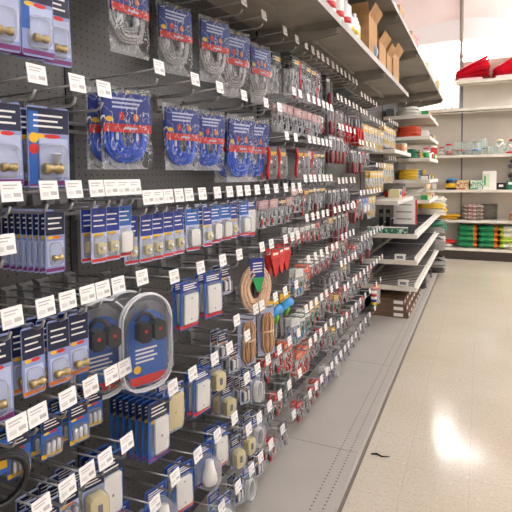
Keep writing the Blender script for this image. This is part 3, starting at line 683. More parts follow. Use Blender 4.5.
# ------------------------------------------------------------------ rows: (row phrase, tag height, [(y, product, how many, front x)])
E_ = None
ROWS = [
 ('top row, nearest bay', 2.05, [(.66, 'FB', 2, .16), (.73, 'FB', 2, .17), (.81, 'FB', 2, .18), (.89, 'FB', 1, .15)]),
 ('second row, nearest bay', 1.765, [(.73, 'FB', 3, .16), (.84, 'FV', 2, .17), (.925, E_, 0, 0)]),
 ('third row, nearest bay', 1.53, [(.66, 'FN', 2, .15), (.75, E_, 0, 0), (.82, 'FN', 8, .2), (.89, E_, 0, 0), (.94, 'FR', 2, .22), (.985, 'FR', 2, .22), (1.03, 'FW', 1, .22)]),
 ('raised hook, nearest bay', 1.43, [(.64, E_, 0, 0)]),
 ('fourth row, nearest bay', 1.288, [(.65, 'FB', 2, .2), (.73, 'FK', 3, .22), (.79, 'FK', 3, .23), (.85, 'FK', 2, .23), (.90, E_, 0, 0), (.955, 'CL', 1, .20), (1.05, 'CL', 2, .27)]),
 ('fifth row, nearest bay', 1.072, [(.65, 'BK', 1, .2), (.70, 'FY', 2, .2), (.78, 'FY', 3, .21), (.85, 'FY', 3, .22), (.92, 'FY', 2, .2), (.97, E_, 0, 0)]),
 ('lowest row, nearest bay', .875, [(.70, 'FB', 2, .2), (.77, 'SM', 3, .2), (.83, 'SM', 3, .2), (.89, 'BB', 3, .22), (.97, 'DB', 3, .2)]),
 ('under row, nearest bay', .64, [(.86, 'LB', 2, .2), (.97, 'WO', 2, .2), (1.08, 'LB', 2, .2)]),
 ('top row, second bay', 2.215, [(1.21, 'HS', 1, .11), (1.50, 'HS', 1, .08), (1.70, 'HS', 1, .13), (1.89, 'HT', 1, .13), (2.13, 'HT', 1, .13), (2.29, 'CC', 2, .15)]),
 ('blue hose row, second bay', 1.86, [(1.15, 'HB', 2, .14), (1.34, E_, 0, 0), (1.50, 'HB', 1, .10), (1.69, 'HB', 1, .11), (1.90, 'HL', 2, .14), (2.05, 'HL', 1, .14)]),
 ('red strip row, second bay', 1.74, [(2.14, 'RB', 2, .18), (2.26, 'RB', 1, .18)]),
 ('upper grey row, second bay', 1.96, [(2.24, 'GB', 2, .2), (2.33, 'GB', 2, .2)]),
 ('third row, second bay', 1.50, [(1.085, 'FR', 1, .2), (1.13, 'FR', 1, .22), (1.18, 'FR', 1, .22), (1.235, 'FR', 2, .22), (1.29, 'FR', 2, .22), (1.37, 'FW', 2, .22), (1.47, 'FR', 2, .22), (1.56, 'FW', 3, .2), (1.64, 'FW', 2, .2), (1.71, 'FR', 1, .2), (1.80, 'FW', 2, .2), (1.90, 'WP', 2, .18), (2.00, 'GP', 2, .2), (2.12, 'GP', 2, .2), (2.22, 'RG', 2, .2), (2.31, 'GP', 1, .2)]),
 ('fourth row, second bay', 1.262, [(1.20, E_, 0, 0), (1.35, 'WP', 2, .22), (1.50, 'WP', 2, .22), (1.63, 'SM', 2, .2), (1.84, 'TB', 1, .23), (1.94, 'RH', 2, .2), (2.11, 'RT', 2, .21), (2.20, 'RT', 2, .2), (2.28, 'RT', 2, .2)]),
 ('fifth row, second bay', 1.02, [(1.60, 'SM', 2, .2), (1.77, E_, 0, 0), (1.83, 'CD', 1, .2), (1.98, 'CD', 1, .22), (2.10, 'GL', 1, .2), (2.25, 'GL', 1, .2)]),
 ('sixth row, second bay', .935, [(1.18, 'DB', 7, .21), (1.29, 'BP', 2, .19), (1.43, 'WP', 2, .21), (1.54, 'BB', 2, .2), (1.69, 'SM', 3, .2)]),
 ('seventh row, second bay', .77, [(1.68, 'BB', 2, .17), (1.78, 'SM', 3, .2), (1.89, 'WO', 2, .2), (2.02, 'MR', 2, .2), (2.15, 'MR', 2, .2), (2.28, 'MO', 2, .2)]),
 ('eighth row, second bay', .66, [(1.18, 'LB', 1, .19), (1.31, 'WP', 2, .2), (1.44, 'LB', 1, .2), (1.57, 'WP', 2, .2)]),
 ('ninth row, second bay', .56, [(1.69, 'BB', 2, .2), (1.79, 'BB', 2, .2), (1.90, 'WO', 2, .2), (2.02, 'MG', 2, .2), (2.14, 'MR', 2, .2), (2.29, 'MG', 2, .2)]),
 ('lowest row, second bay', .385, [(1.33, 'WO', 1, .2), (1.46, 'WP', 1, .2), (1.59, 'WO', 2, .2), (1.71, 'SM', 2, .2), (1.80, 'WO', 1, .2), (1.91, 'SM', 2, .2), (2.05, 'MR', 2, .2), (2.2, 'MG', 1, .2)]),
 ('top row, third bay', 2.22, [(2.43, 'CC', 2, .2), (2.54, 'CR', 2, .2), (2.63, 'CC', 2, .2), (2.72, 'CC', 2, .2), (2.82, 'CR', 1, .2), (2.93, E_, 0, 0), (3.03, 'RH', 1, .2), (3.13, E_, 0, 0), (3.23, E_, 0, 0), (3.34, E_, 0, 0), (3.45, E_, 0, 0), (3.55, E_, 0, 0)]),
 ('upper grey row, third bay', 1.96, [(2.46, 'GB', 2, .2), (2.55, 'GB', 2, .2), (2.64, 'GP', 2, .2), (2.73, 'GB', 2, .2), (2.81, 'GB', 2, .2), (2.89, 'PK', 1, .2)]),
 ('dark red handle row, third bay', 2.045, [(3.04, 'RH', 2, .2), (3.13, 'RH', 2, .2), (3.24, 'RH', 2, .2), (3.34, 'CR', 2, .2), (3.46, 'PL', 1, .2), (3.56, 'PL', 1, .2)]),
 ('red strip row, third bay', 1.745, [(2.47, 'RB', 1, .2), (2.55, 'RB', 1, .2), (2.63, 'GB', 1, .2), (2.71, 'RB', 2, .2), (2.79, 'RG', 1, .2), (2.87, 'RG', 1, .2)]),
 ('white tag row, third bay', 1.865, [(3.08, 'RH', 2, .2), (3.16, 'RH', 2, .2), (3.27, 'RH', 2, .2), (3.37, 'RH', 2, .2), (3.49, 'MR', 2, .2)]),
 ('middle row, third bay', 1.54, [(2.40, 'GP', 1, .2), (2.49, 'RG', 2, .2), (2.56, 'RB', 1, .2), (2.65, 'RG', 1, .2), (2.73, 'RH', 1, .2), (2.80, 'RG', 2, .2), (2.88, 'RG', 1, .2)]),
 ('middle right row, third bay', 1.52, [(3.06, 'RH', 2, .2), (3.16, 'RH', 1, .2), (3.25, 'MG', 2, .2), (3.38, 'RH', 2, .2), (3.48, 'RH', 2, .2)]),
 ('pink pack row, third bay', 1.335, [(2.42, 'PK', 3, .2), (2.52, 'PK', 3, .2), (2.61, 'PK', 3, .2), (2.71, 'PK', 2, .2), (2.80, 'MR', 2, .2)]),
 ('red tool row, third bay', 1.34, [(2.96, 'MG', 1, .2), (3.07, 'MY', 2, .2), (3.18, 'RH', 2, .2), (3.29, 'RH', 3, .2), (3.40, 'RH', 2, .2), (3.48, 'MR', 1, .2)]),
 ('glove row, third bay', 1.115, [(2.44, 'MC', 2, .21), (2.56, 'OB', 2, .2), (2.67, 'PK', 3, .2), (2.78, 'PK', 3, .2), (2.90, 'PK', 3, .2), (3.00, 'PK', 2, .2)]),
 ('small red row, third bay', 1.15, [(3.14, 'MR', 2, .2), (3.24, 'MR', 2, .2), (3.35, 'MG', 1, .2), (3.45, 'MR', 2, .2)]),
 ('grey pack row, third bay', .978, [(3.11, 'MG', 2, .2), (3.21, 'MG', 2, .2), (3.31, 'MG', 2, .2), (3.42, 'MY', 1, .2), (3.51, 'MG', 2, .2)]),
 ('bright blue row, third bay', .86, [(2.40, 'MC', 2, .2), (2.48, 'MC', 2, .2), (2.57, 'MC', 2, .2), (2.67, 'MY', 2, .2), (2.77, 'MY', 2, .2), (2.88, 'MG', 2, .2), (3.00, 'MR', 2, .2)]),
 ('red pack row, third bay', .80, [(3.20, 'MY', 2, .2), (3.29, 'MR', 2, .2), (3.45, 'MR', 2, .2), (3.53, 'MG', 2, .2)]),
 ('orange row, third bay', .662, [(2.46, 'MO', 2, .2), (2.55, 'MO', 2, .2), (2.65, 'MR', 2, .2), (2.75, 'MG', 2, .2), (2.86, 'MR', 2, .2)]),
 ('second lowest row, third bay', .60, [(3.02, 'MG', 2, .2), (3.12, 'MY', 2, .2), (3.25, 'MG', 2, .2), (3.40, 'MG', 2, .2), (3.52, 'MR', 2, .2)]),
 ('lowest row, third bay', .385, [(2.45, 'MR', 2, .2), (2.56, 'MG', 2, .2), (2.66, 'MR', 1, .2), (2.77, 'MR', 2, .2), (2.88, 'MG', 1, .2), (2.98, 'MP', 2, .2), (3.09, 'MG', 1, .2), (3.20, 'WO', 1, .2), (3.30, 'MG', 2, .2), (3.40, 'MG', 1, .2), (3.52, 'MG', 2, .2)]),
 ('top row, fourth bay', 2.16, [(3.72, E_, 0, 0), (3.84, E_, 0, 0), (3.94, E_, 0, 0), (4.06, E_, 0, 0), (4.18, E_, 0, 0), (4.30, E_, 0, 0)]),
 ('pliers row, fourth bay', 2.04, [(3.70, 'PL', 2, .22), (3.80, 'PL', 2, .22), (3.90, 'PL', 2, .22)]),
 ('yellow bag row, fourth bay', 2.02, [(4.05, 'YP', 2, .22), (4.18, 'YP', 2, .22), (4.31, 'YP', 2, .22), (4.44, 'YP', 2, .22), (4.57, 'YP', 2, .22), (4.70, 'YP', 2, .22)]),
 ('upper yellow row, fifth bay', 2.09, [(4.95, 'YP', 2, .22), (5.08, 'YP', 2, .22), (5.21, 'YP', 2, .22), (5.34, 'YP', 2, .22), (5.47, 'YP', 1, .22)]),
 ('lower yellow row, fifth bay', 1.72, [(4.95, 'YP', 2, .22), (5.08, 'YP', 2, .22), (5.21, 'YP', 2, .22), (5.34, 'YP', 2, .22)]),
 ('second row, fourth bay', 1.80, [(3.66, 'RH', 2, .2), (3.76, 'RH', 2, .2), (3.91, 'RH', 2, .2), (4.05, 'MR', 2, .2), (4.2, 'MG', 2, .2)]),
 ('lower yellow row, fourth bay', 1.64, [(4.32, 'YP', 2, .22), (4.44, 'YP', 2, .22), (4.57, 'YP', 2, .22), (4.70, 'YP', 2, .22)]),
 ('third row, fourth bay', 1.42, [(3.69, 'RH', 2, .2), (3.80, 'RB', 2, .2), (3.94, 'RH', 2, .2), (4.07, 'FW', 2, .2), (4.2, 'FW', 2, .2), (4.33, 'YP', 1, .2), (4.46, 'YP', 1, .2)]),
 ('fourth row, fourth bay', 1.07, [(3.72, 'MR', 2, .2), (3.83, 'MG', 2, .2), (3.94, 'RH', 2, .2), (4.07, 'MG', 2, .2), (4.2, 'RH', 1, .2), (4.33, 'MG', 2, .2), (4.46, E_, 0, 0), (4.58, E_, 0, 0)]),
 ('fifth row, fourth bay', .80, [(3.67, 'MG', 2, .2), (3.8, 'MG', 2, .2), (3.93, 'MR', 2, .2), (4.06, 'MG', 2, .2), (4.19, 'MG', 2, .2), (4.32, 'MR', 1, .2), (4.45, E_, 0, 0), (4.58, E_, 0, 0)]),
 ('sixth row, fourth bay', .60, [(3.67, 'MG', 1, .2), (3.85, 'MG', 1, .2), (4.02, 'MR', 1, .2), (4.30, 'TP', 1, .24), (4.50, 'CB', 1, .22)]),
 ('lowest row, fourth bay', .40, [(3.67, 'MG', 1, .2), (3.85, 'MG', 1, .2), (4.02, 'MG', 1, .2), (4.24, 'MG', 1, .2)]),
]
rn = random.Random(21)
nudge = 0
for phrase, zt, items in ROWS:
    for i, (y, key, n, xf) in enumerate(items):
        zr = zt-.050
        o = 'hookT'
        if key is None: dsc = 'empty wire peg hook with white price tag, %s in %s' % (ORD[i], phrase)
        else: dsc = 'loaded wire peg hook with white price tag, %s in %s' % (ORD[i], phrase)
        spawn(o, (0, y, zr), dsc, 'peg hook', 'peg hooks on the pegboard')
        if not key: continue
        sp = {'HB': .05, 'HS': .05, 'HL': .055, 'HT': .05, 'CL': .07, 'LB': .075, 'BB': .045, 'TB': .06, 'FV': .05, 'FN': .02, 'DB': .024, 'WO': .045}.get(key, .032)
        for q in range(n):
            x = xf-q*sp
            if x < .02: break
            rz = R({'TB': -38, 'CD': -30, 'CL': -22, 'HB': -17, 'HL': -17}.get(key, -14))+R(rn.uniform(-5, 5))
            if key in ('FN', 'DB'): rz = R(-12)
            which = '' if n == 1 else ('front' if q == 0 else ('second back' if q == 1 else ORD[q]+' back'))
            lab = '%s, %s%s hook of %s' % (DESC[key], (which+' on ') if which else '', ORD[i], phrase)
            ws = lab.split()
            if len(ws) > 16: lab = lab.replace(' with ', ' ').replace('small ', '').replace(' carded', '').replace(' of ', ' ', 0); ws = lab.split()
            if len(ws) > 16:
                short = NAME[key].replace('_', ' '); col = DESC[key].split()[:2]
                lab = '%s %s, %s%s hook of %s' % (' '.join(col), short, (which+' on ') if which else '', ORD[i], phrase)
            nm = NAME[key]
            spawn(key, (x, y, zr-.010), lab, CAT.get(nm, nm.replace('_', ' ')), '%ss on peg hooks' % nm.replace('_', ' '), rz, R(rn.uniform(-2, 3)))

# hook rails behind the near rows
for phrase, y0, y1, z in (('third row of the nearest bay', .2, 1.15, 1.478), ('third row of the second bay', 1.19, 2.37, 1.446), ('second row of the nearest bay', .2, 1.15, 1.71)):
    single('hook_rail', MB().box(.012, .02, y0, y1, z-.006, z+.004, CLIP).box(.02, .024, y0, y1, z-.03, z-.02, CLIP), 'grey horizontal hook rail across the ' + phrase, 'rail')

# ================================================================== goods on the upper shelves
def box_open(w, d, h, m, flap=.08, seed=0):
    t = .004; s = MB()
    s.box(0, d, 0, w, 0, t, m); s.box(0, t, 0, w, 0, h, m); s.box(d-t, d, 0, w, 0, h, m); s.box(t, d-t, 0, t, 0, h, m); s.box(t, d-t, w-t, w, 0, h, m)
    f = MB()
    f.add([(d, 0, h), (d, w, h), (d+flap*.5, w, h+flap*.8), (d+flap*.5, 0, h+flap*.8), (d-.003, 0, h), (d-.003, w, h), (d-.003+flap*.5, w, h+flap*.8), (d-.003+flap*.5, 0, h+flap*.8)],
          [(0, 1, 2, 3), (7, 6, 5, 4), (0, 4, 5, 1), (1, 5, 6, 2), (2, 6, 7, 3), (3, 7, 4, 0)], m)
    f.add([(0, 0, h), (d, 0, h), (d, -flap*.4, h+flap*.8), (0, -flap*.4, h+flap*.8), (0, .003, h), (d, .003, h), (d, .003-flap*.4, h+flap*.8), (0, .003-flap*.4, h+flap*.8)],
          [(0, 1, 2, 3), (7, 6, 5, 4), (0, 4, 5, 1), (1, 5, 6, 2), (2, 6, 7, 3), (3, 7, 4, 0)], m)
    return s, f
for i, (y, wd, h, x) in enumerate([(3.12, .26, .24, .20), (3.46, .26, .16, .20), (3.76, .22, .14, .20), (4.06, .30, .22, .20)]):
    t = empty('cardboard_box', (x, y, 2.311), 'open kraft cardboard box, %s along the lower overhead shelf' % ORD[i], 'box', 'cardboard boxes on the overhead shelf')
    a, f = box_open(wd, .24, h, KRAFT, .08); part('carton', a, t); part('flap', f, t)
def bottle(body, cap, band, r=.033, h=.19):
    return [('bottle_body', MB().lathe([(r*.9, 0), (r, .006), (r, h*.78), (r*.5, h*.88), (r*.42, h*.9)], body, (0, 0, 0), 2, 16).lathe([(r+.0006, h*.35), (r+.0006, h*.5)], band, (0, 0, 0), 2, 16), None, []),
            ('cap', MB().lathe([(r*.46, h*.9), (r*.5, h*.91), (r*.5, h*1.04), (r*.4, h*1.06)], cap, (0, 0, 0), 2, 12), None, [])]
BUILD['btw'] = lambda: bottle(WHITE, WHITE, RED, .04, .22); NAME['btw'] = 'bottle'
BUILD['bty'] = lambda: bottle(WHITE, WHITE, YELLOW, .03, .18); NAME['bty'] = 'bottle'
for i, (x, y, kk) in enumerate([(.37, 2.46, 'btw'), (.37, 2.62, 'btw'), (.38, 2.74, 'btw'), (.38, 2.85, 'bty'), (.39, 2.93, 'bty'), (.38, 3.01, 'bty'), (.28, 2.50, 'btw'), (.29, 2.66, 'btw')]):
    spawn(kk, (x, y, 2.311), 'white plastic bottle with %s label band, %s on the overhead shelf' % ('red' if kk == 'btw' else 'yellow', ORD[i]), 'bottle', 'bottles on the overhead shelf')
single('roll_pack', MB().lathe([(.02, 0), (.055, .004), (.055, .07), (.02, .074)], mat('grey_blue_roll', '#8294a4', .5), (0, 0, .056), 1, 20).box(-.05, .05, 0, .074, 0, .012, GREY),
       'grey blue roll lying before the cardboard boxes overhead', 'roll', (.40, 3.28, 2.311))
for i, (x, y, w_, h, m, dsc) in enumerate([(.30, 4.4, .25, .3, KRAFT, 'tall kraft carton'), (.33, 4.95, .3, .22, KRAFT, 'low kraft carton'), (.36, 6.3, .25, .2, CREAM, 'pale cream carton'), (.36, 7.0, .25, .16, WHITE, 'small white carton'), (.36, 7.9, .3, .26, CREAM, 'yellowish end carton')]):
    t = empty('carton', (x, y, 2.701), dsc + ' on the topmost shelf, %s from the camera' % ORD[i], 'box', 'cartons on the topmost shelf')
    part('carton_body', MB().box(-.12, .14, 0, w_, 0, h, m), t); part('packing_tape', MB().box(-.12, .141, w_*.45, w_*.55, h, h+.001, mat('packing_tape', '#cdb184', .3)), t)
REDBAG = noisy('red_bag_fabric', '#f52a48', '#de1a3a', 20, .45, 0, .8)
t = empty('red_bag', (.42, 5.15, 2.701), 'red folded bag poking up from the topmost shelf', 'bag')
part('bag_body', MB().pillow(.34, .27, .12, REDBAG, .17, .27, 0, 8), t); part('white_tag', MB().box(.05, .052, .06, .2, .01, .09, WHITE), t)

# ================================================================== goods on the tiers of the fifth and further bays
for ti, (z, nm) in enumerate([(.981, 'upper'), (.726, 'middle'), (.471, 'lower')]):
    for b in (5, 6):
        y0 = J[b]
        for q in range(15):
            yy = y0+.05+q*.079
            d_ = MB().box(.06, .515, yy, yy+.004, z, z+.009, INKD).box(.06, .515, yy-.003, yy, z, z+.004, GREY)
            c_ = MB().box(.515, .524, yy-.014, yy+.016, z, z+.034, WHITE)
            t = empty('shelf_divider', (0, 0, 0), 'dark upright divider, %s on the %s tier of the %s' % (ORD[q], nm, BN[b]), 'divider', 'shelf dividers')
            part('fin', d_, t); part('front_stop', c_, t, 'pale front stop')
def carton(w, d, h, m, lab):
    return MB().box(0, d, 0, w, 0, h, m).rect(d+.0005, w*.15, w*.6, h*.3, h*.75, lab)
GRN = noisy('green_box_print', '#1e6b4a', '#d8e6d6', 55, .5, 0, lo=.5, hi=.62)
t = empty('wire_box', (.05, 4.84, .982), 'flat green printed box lying at front of upper tier', 'box'); part('box_body', MB().box(.02, .40, .01, .05, 0, .055, GRN), t); part('box_lid', MB().box(.018, .402, .008, .052, .055, .062, WHITE), t)
for i, (y, z, x) in enumerate([(4.86, .727, .33), (4.87, .472, .36)]):
    single('parts_box', MB().box(0, .10, 0, .05, 0, .05, WHITE).rect(.1005, .008, .042, .01, .04, INKD).box(.02, .08, -.0006, 0, .012, .038, GREY),
           'small white box lying at the near edge of the %s tier' % ('middle', 'lower')[i], 'box', (x, y, z))
for i in range(6):
    for j in range(3):
        t = empty('brown_carton', (.10+.0*j, 4.88+i*.19, .151+j*.062), 'brown carton with white label, %s layer, %s along the base shelf' % (ORD[j], ORD[i]), 'box', 'brown cartons on the base shelf')
        part('carton_body', MB().box(0, .36-.02*j, 0, .17, 0, .06, noisy('brown_carton', '#7d5f45', '#67503c', 9, .8)), t)
        part('label', MB().rect(.3605-.02*j, .03, .10, .015, .045, WHITE), t, 'white label')
        if i == 0: part('label', MB().add([(.22, -.0006, .012), (.31, -.0006, .012), (.31, -.0006, .045), (.22, -.0006, .045)], [(0, 1, 2, 3)], WHITE), t, 'white end label')
# goods standing on the fourth/fifth bay shelves
t = empty('framed_display', (.34, 5.75, .985), 'upright white boxed panel with red edge beside small black boxes', 'box')
part('panel', MB().box(-.16, .08, 0, .03, 0, .28, WHITE), t); part('red_edge', MB().box(.08, .095, -.002, .032, 0, .285, RED), t, 'red edge')
for q in range(3): part('printed_line', MB().box(-.13, .04, -.002, 0, .06+q*.08, .068+q*.08, INKD), t)
for i in range(2): single('black_box', MB().box(0, .045, 0, .04, 0, .20, BLACK).box(.005, .04, -.0006, 0, .12, .16, GREY), 'small black upright box, %s beside the white panel' % ORD[i], 'box', (.10+.07*i, 5.3, .985))
t = empty('red_case', (.10, 5.62, 1.301), 'low red plastic case behind the white panel', 'case'); part('case_body', MB().box(0, .2, 0, .25, 0, .06, RP), t); part('handle', MB().tube([(.21, .08, .03), (.225, .08, .035), (.225, .17, .035), (.21, .17, .03)], .006, BLACK, 6), t)
def coil(m, r=.13, turns=6, tr=.006, flat=True, seed=0):
    s = MB(); q = random.Random(seed)
    for i in range(turns):
        rr = r*(1-.06*(i % 3)); ox, oy = q.uniform(-.008, .008), q.uniform(-.008, .008)
        s.tube([(ox+rr*cos(2*pi*a/22), oy+rr*.9*sin(2*pi*a/22), tr+i*tr*1.6+.003*sin(a+i)) for a in range(22)], tr, m, 6, True)
    return s
CG = mat('cable_grey', '#8e8b86', .5); CW = mat('cable_white', '#d8d2c4', .45); CO = mat('cable_orange', '#e0532e', .45); CYL = mat('cable_yellow', '#e6c133', .45)
CBK = mat('cable_black', '#2a2928', .5); CG2 = mat('cable_green', '#2e7a5a', .5); CBL = mat('cable_cyan', '#2c8ed2', .4)
TIER = [
 (2.251, 'top tier', [(CW, .13), (CW, .12), (CW, .13)], 6), (2.001, 'second tier', [(CO, .14), (CO, .14), (CG, .12)], 7),
 (1.746, 'third tier', [(CG2, .12), (CBK, .12), (CYL, .12)], 6), (1.491, 'fourth tier', [(CYL, .13), (CBL, .13), (CBK, .12)], 7),
 (1.251, 'fifth tier', [(CW, .14), (CW, .14), (CW, .13)], 7)]
cn = {id(CW): 'white', id(CO): 'orange red', id(CG): 'grey', id(CG2): 'green', id(CBK): 'black', id(CYL): 'yellow', id(CBL): 'blue'}
for z, nm, cols, tn in TIER:
    for b in (6,):
        for i in range(4):
            m, r = cols[i % 3]
            single('cable_coil', coil(m, r*.9, tn+3, .0075, seed=i+b), 'flat coil of %s cable, %s on the %s of the %s' % (cn[id(m)], ORD[i], nm, BN[b]), 'cable', (.28, J[b]+.17+i*.29, z), group='cable coils on the tiers')
            single('coil_box', MB().box(0, .09, 0, .2, 0, .1, (WHITE, CREAM, GREY, KRAFT)[(i+b) % 4]).rect(.0905, .03, .15, .03, .07, (RED, NAVY, GR, INKD)[(i*3+b) % 4]),
                   'small packed carton behind the %s coil on the %s of the %s' % (ORD[i], nm, BN[b]), 'box', (.03, J[b]+.08+i*.29, z), group='small cartons on the tiers')
rq = random.Random(12)
for z, nm, cols, tn in TIER:
    if nm == 'third tier': continue
    for i in range(8):
        c1 = rq.choice([(WHITE, 'white'), (CREAM, 'cream'), (YELLOW, 'yellow'), (GR, 'green'), (BLACK, 'black'), (RED, 'red'), (GREY, 'grey')])
        h = rq.uniform(.035, .07)
        t = empty('boxed_part', (.47, 6.10+i*.142, z), 'small %s boxed part, %s along the front of the %s' % (c1[1], ORD[i], nm), 'box', 'boxed parts on the tier fronts')
        part('box_body', MB().box(-.03, .045, 0, rq.uniform(.05, .09), 0, h, c1[0]), t)
        part('label', MB().rect(.0455, .008, .04, h*.25, h*.75, rq.choice([WHITE, RED, NAVY, YELLOW])), t)
# small pots and jars at the front of the third tier, near the gondola end
for i, (m, c) in enumerate([(GR, WHITE), (WHITE, RED), (RP, WHITE), (GR, RED), (CREAM, GR)]):
    t = empty('small_jar', (.50, 6.12+i*.27, 1.746), '%s small lidded jar, %s at the front of the third tier' % (('green', 'white', 'red', 'green', 'cream')[i], ORD[i]), 'jar', 'small jars on the third tier')
    part('jar_body', MB().lathe([(.03, 0), (.034, .004), (.034, .06), (.03, .065)], m, n=14), t); part('lid', MB().lathe([(.032, .065), (.034, .067), (.034, .08), (.03, .083)], c, n=14), t)
# big slack coils sagging over the front edge of the last short bay
def slack(m, r, turns, seed):
    s = MB(); q = random.Random(seed)
    for i in range(turns):
        rr = r*(1-.05*(i % 4)); ox, oy = q.uniform(-.015, .015), q.uniform(-.012, .012); pts = []
        for a in range(26):
            x = ox+rr*cos(2*pi*a/26); y = oy+rr*.95*sin(2*pi*a/26)
            pts.append((x, y, .008+i*.009-max(0, x-.10)**1.5*.9*(.7+.1*(i % 3))))
        s.tube(pts, .0065, m, 6, True)
    return s
for ti, (z, ms) in enumerate([(.981, (CW, CYL, CW)), (.726, (CG, CG2, CG)), (.471, (CG, CG, CW)), (.151, (CBK, CG, CG))]):
    for i in range(2):
        for k in range(2 if ti else 3):
            m = ms[(i+k) % 3]; cm = {id(CG): 'grey', id(CW): 'white', id(CYL): 'yellow', id(CG2): 'green', id(CBK): 'black'}[id(m)]
            single('cable_coil', slack(m, .20-.01*k, 8, ti*7+i*3+k), 'slack coil of %s cable, %s layer, %s, %s of far end bay' % (cm, ORD[k], ('near', 'far')[i], ('upper tier', 'middle tier', 'lower tier', 'base')[ti]),
                   'cable', (.43, 7.5+i*.38, z+k*.082), group='slack coils in the far end bay')
for i in range(3):
    single('cable_coil', coil(CG if i % 2 else CBK, .15, 9, .008, seed=40+i), 'heavy %s cable coil, %s along the sixth bay base shelf' % ('grey' if i % 2 else 'black', ORD[i]), 'cable', (.34, 6.3+i*.36, .151), group='heavy coils on the base shelf')
for i in range(4):
    single('small_carton', MB().box(0, .12, 0, .2, 0, .09+.02*(i % 2), (KRAFT, WHITE, CREAM, GREY)[i]).rect(.1205, .03, .16, .03, .07, (RED, YELLOW, NAVY, RED)[i]), '%s small carton on the short shelf of the fifth bay' % ('kraft', 'white', 'cream', 'grey')[i], 'box', (.17, 4.9+i*.27, 1.301) if i > 1 else (.17, 5.62+i*.21, 1.801))

# floor scrap and the mark at the deck joint
single('plastic_scrap', MB().tube([(0, 0, .003), (.03, .01, .006), (.06, -.004, .004), (.10, .012, .003)], [.003, .006, .005, .002], BLACK, 5), 'small black scrap lying on the floor beside the base shelf', 'scrap', (.545, 2.66, .0))

# ================================================================== back gondola
BEFORE = set(o.name for o in bpy.data.objects)
BY = 9.55; BB_ = 9.95
g = empty('gondola_shelving', (0, BB_, 0), 'tall white shelving unit across the far end of the aisle', 'shelving unit')
def PB(name, mb, lb=None):
    o = part(name, mb, g, lb); o.location = (0, -BB_, 0); return o
PB('back_panel', MB().box(-1.5, 1.02, BB_, BB_+.01, .15, 2.72, PEGW), 'white perforated panel, lower left')
PB('back_panel', MB().box(1.04, 2.26, BB_, BB_+.01, .15, 3.62, PEGW), 'white perforated panel, taller right')
for x in (-.2, 1.03, 2.27):
    u = MB().box(x-.014, x+.014, BB_-.004, BB_+.03, 0, 2.74 if x < 0 else 3.64, GREY)
    for i in range(48): u.box(x-.004, x+.004, BB_-.005, BB_-.004, .3+i*.05, .325+i*.05, INKD)
    PB('upright', u, 'slotted upright post')
PB('kick_plate', MB().box(-1.5, 2.3, BY+.03, BY+.04, 0, .19, mat('kick_dark_brown', '#3a312a', .5)), 'dark kick plate')
BS = [(.21, -1.5, 2.3), (.72, -1.5, 2.3), (1.265, -1.5, 2.3), (1.89, -1.5, 2.3), (2.72, -1.5, 2.3), (3.20, .93, 2.3)]
for z, x0, x1 in BS:
    s = MB().box(x0, x1, BY+.02, BB_, z-.012, z, WSTEEL).box(x0, x1, BY, BY+.02, z-.045, z, WSTEEL)
    p = PB('shelf', s)
    if z > 2.5:
        r_ = MB().tube([(x0+.05, BY+.05, z-.075), (x1, BY+.05, z-.075)], .008, WSTEEL, 6)
        for xx in (x0+.06, x0+.6, min(x0+1.2, x1)): r_.tube([(xx, BY+.05, z-.075), (xx, BY+.05, z-.03)], .006, WSTEEL, 5)
        part('rail', r_, p)
# stacks of soil bags
def sack(mats, w=.46, d=.34, h=.1, seed=0):
    s = MB(); rn = random.Random(seed); nu, nv = 14, 8
    for (a, b, m) in mats:
        i0, i1 = int(a*nu), int(b*nu); vs = []; fs = []
        for side in (1, -1):
            o = len(vs); wd = i1-i0+1
            for j in range(nv+1):
                for i in range(i0, i1+1):
                    u = i/nu*2-1; v = j/nv*2-1; q = max(0, (1-abs(u)**5)*(1-v**4))**.5
                    vs.append((u*w/2, v*d/2, h/2+side*h/2*q*(1+.16*sin(5*u+seed*1.7)*cos(4*v+seed))))
            for j in range(nv):
                for i in range(i1-i0):
                    k = o+j*wd+i; f = (k, k+1, k+wd+1, k+wd); fs.append(f if side > 0 else f[::-1])
        s.add(vs, fs, m, True)
    return s
SG = noisy('sack_green', '#1c7a4a', '#2f8f5c', 8, .35); SO = mat('sack_orange', '#e07a35', .35); SL = mat('sack_lime', '#a8c23c', .35); SWH = mat('sack_white', '#ddd6c4', .35); SGY = noisy('sack_mixed', '#6a6a50', '#c9b4a8', 34, .4, lo=.45, hi=.58)
SKM = [('green and orange', [(0, .8, SG), (.8, 1.001, SO)]), ('green and orange', [(0, .8, SG), (.8, 1.001, SO)]), ('white and lime', [(0, .25, SL), (.25, 1.001, SWH)])]
for c in range(3):
    for k in range(4):
        nm, mm = SKM[c]
        if c == 2 and k == 1: mm = [(0, 1.001, SL)]; nm = 'lime green'
        single('soil_bag', sack(mm, .335, .34, .115, k+c*3), '%s plastic soil bag, %s layer in the %s stack' % (nm, ORD[k], ('left', 'middle', 'right')[c]), 'bag', (1.15+c*.34, 9.76, .211+k*.098), group='soil bags on the lowest shelf')
for k in range(2): single('seed_bag', sack([(0, .5, SG), (.5, 1.001, (RED if k else SWH))], .30, .26, .07, k), 'low green and %s bag left of the soil stacks, %s' % (('white', 'red')[k], ('under', 'on top')[k]), 'bag', (.74+.05*k, 9.72, .211+k*.062))
for k in range(2): single('seed_bag', sack([(0, .6, GR), (.6, 1.001, (WHITE if k else RED))], .24, .22, .06, k+5), 'small green bag at the far left of lowest shelf, %s' % ('under', 'on top')[k], 'bag', (.50+.03*k, 9.74, .211+k*.052))
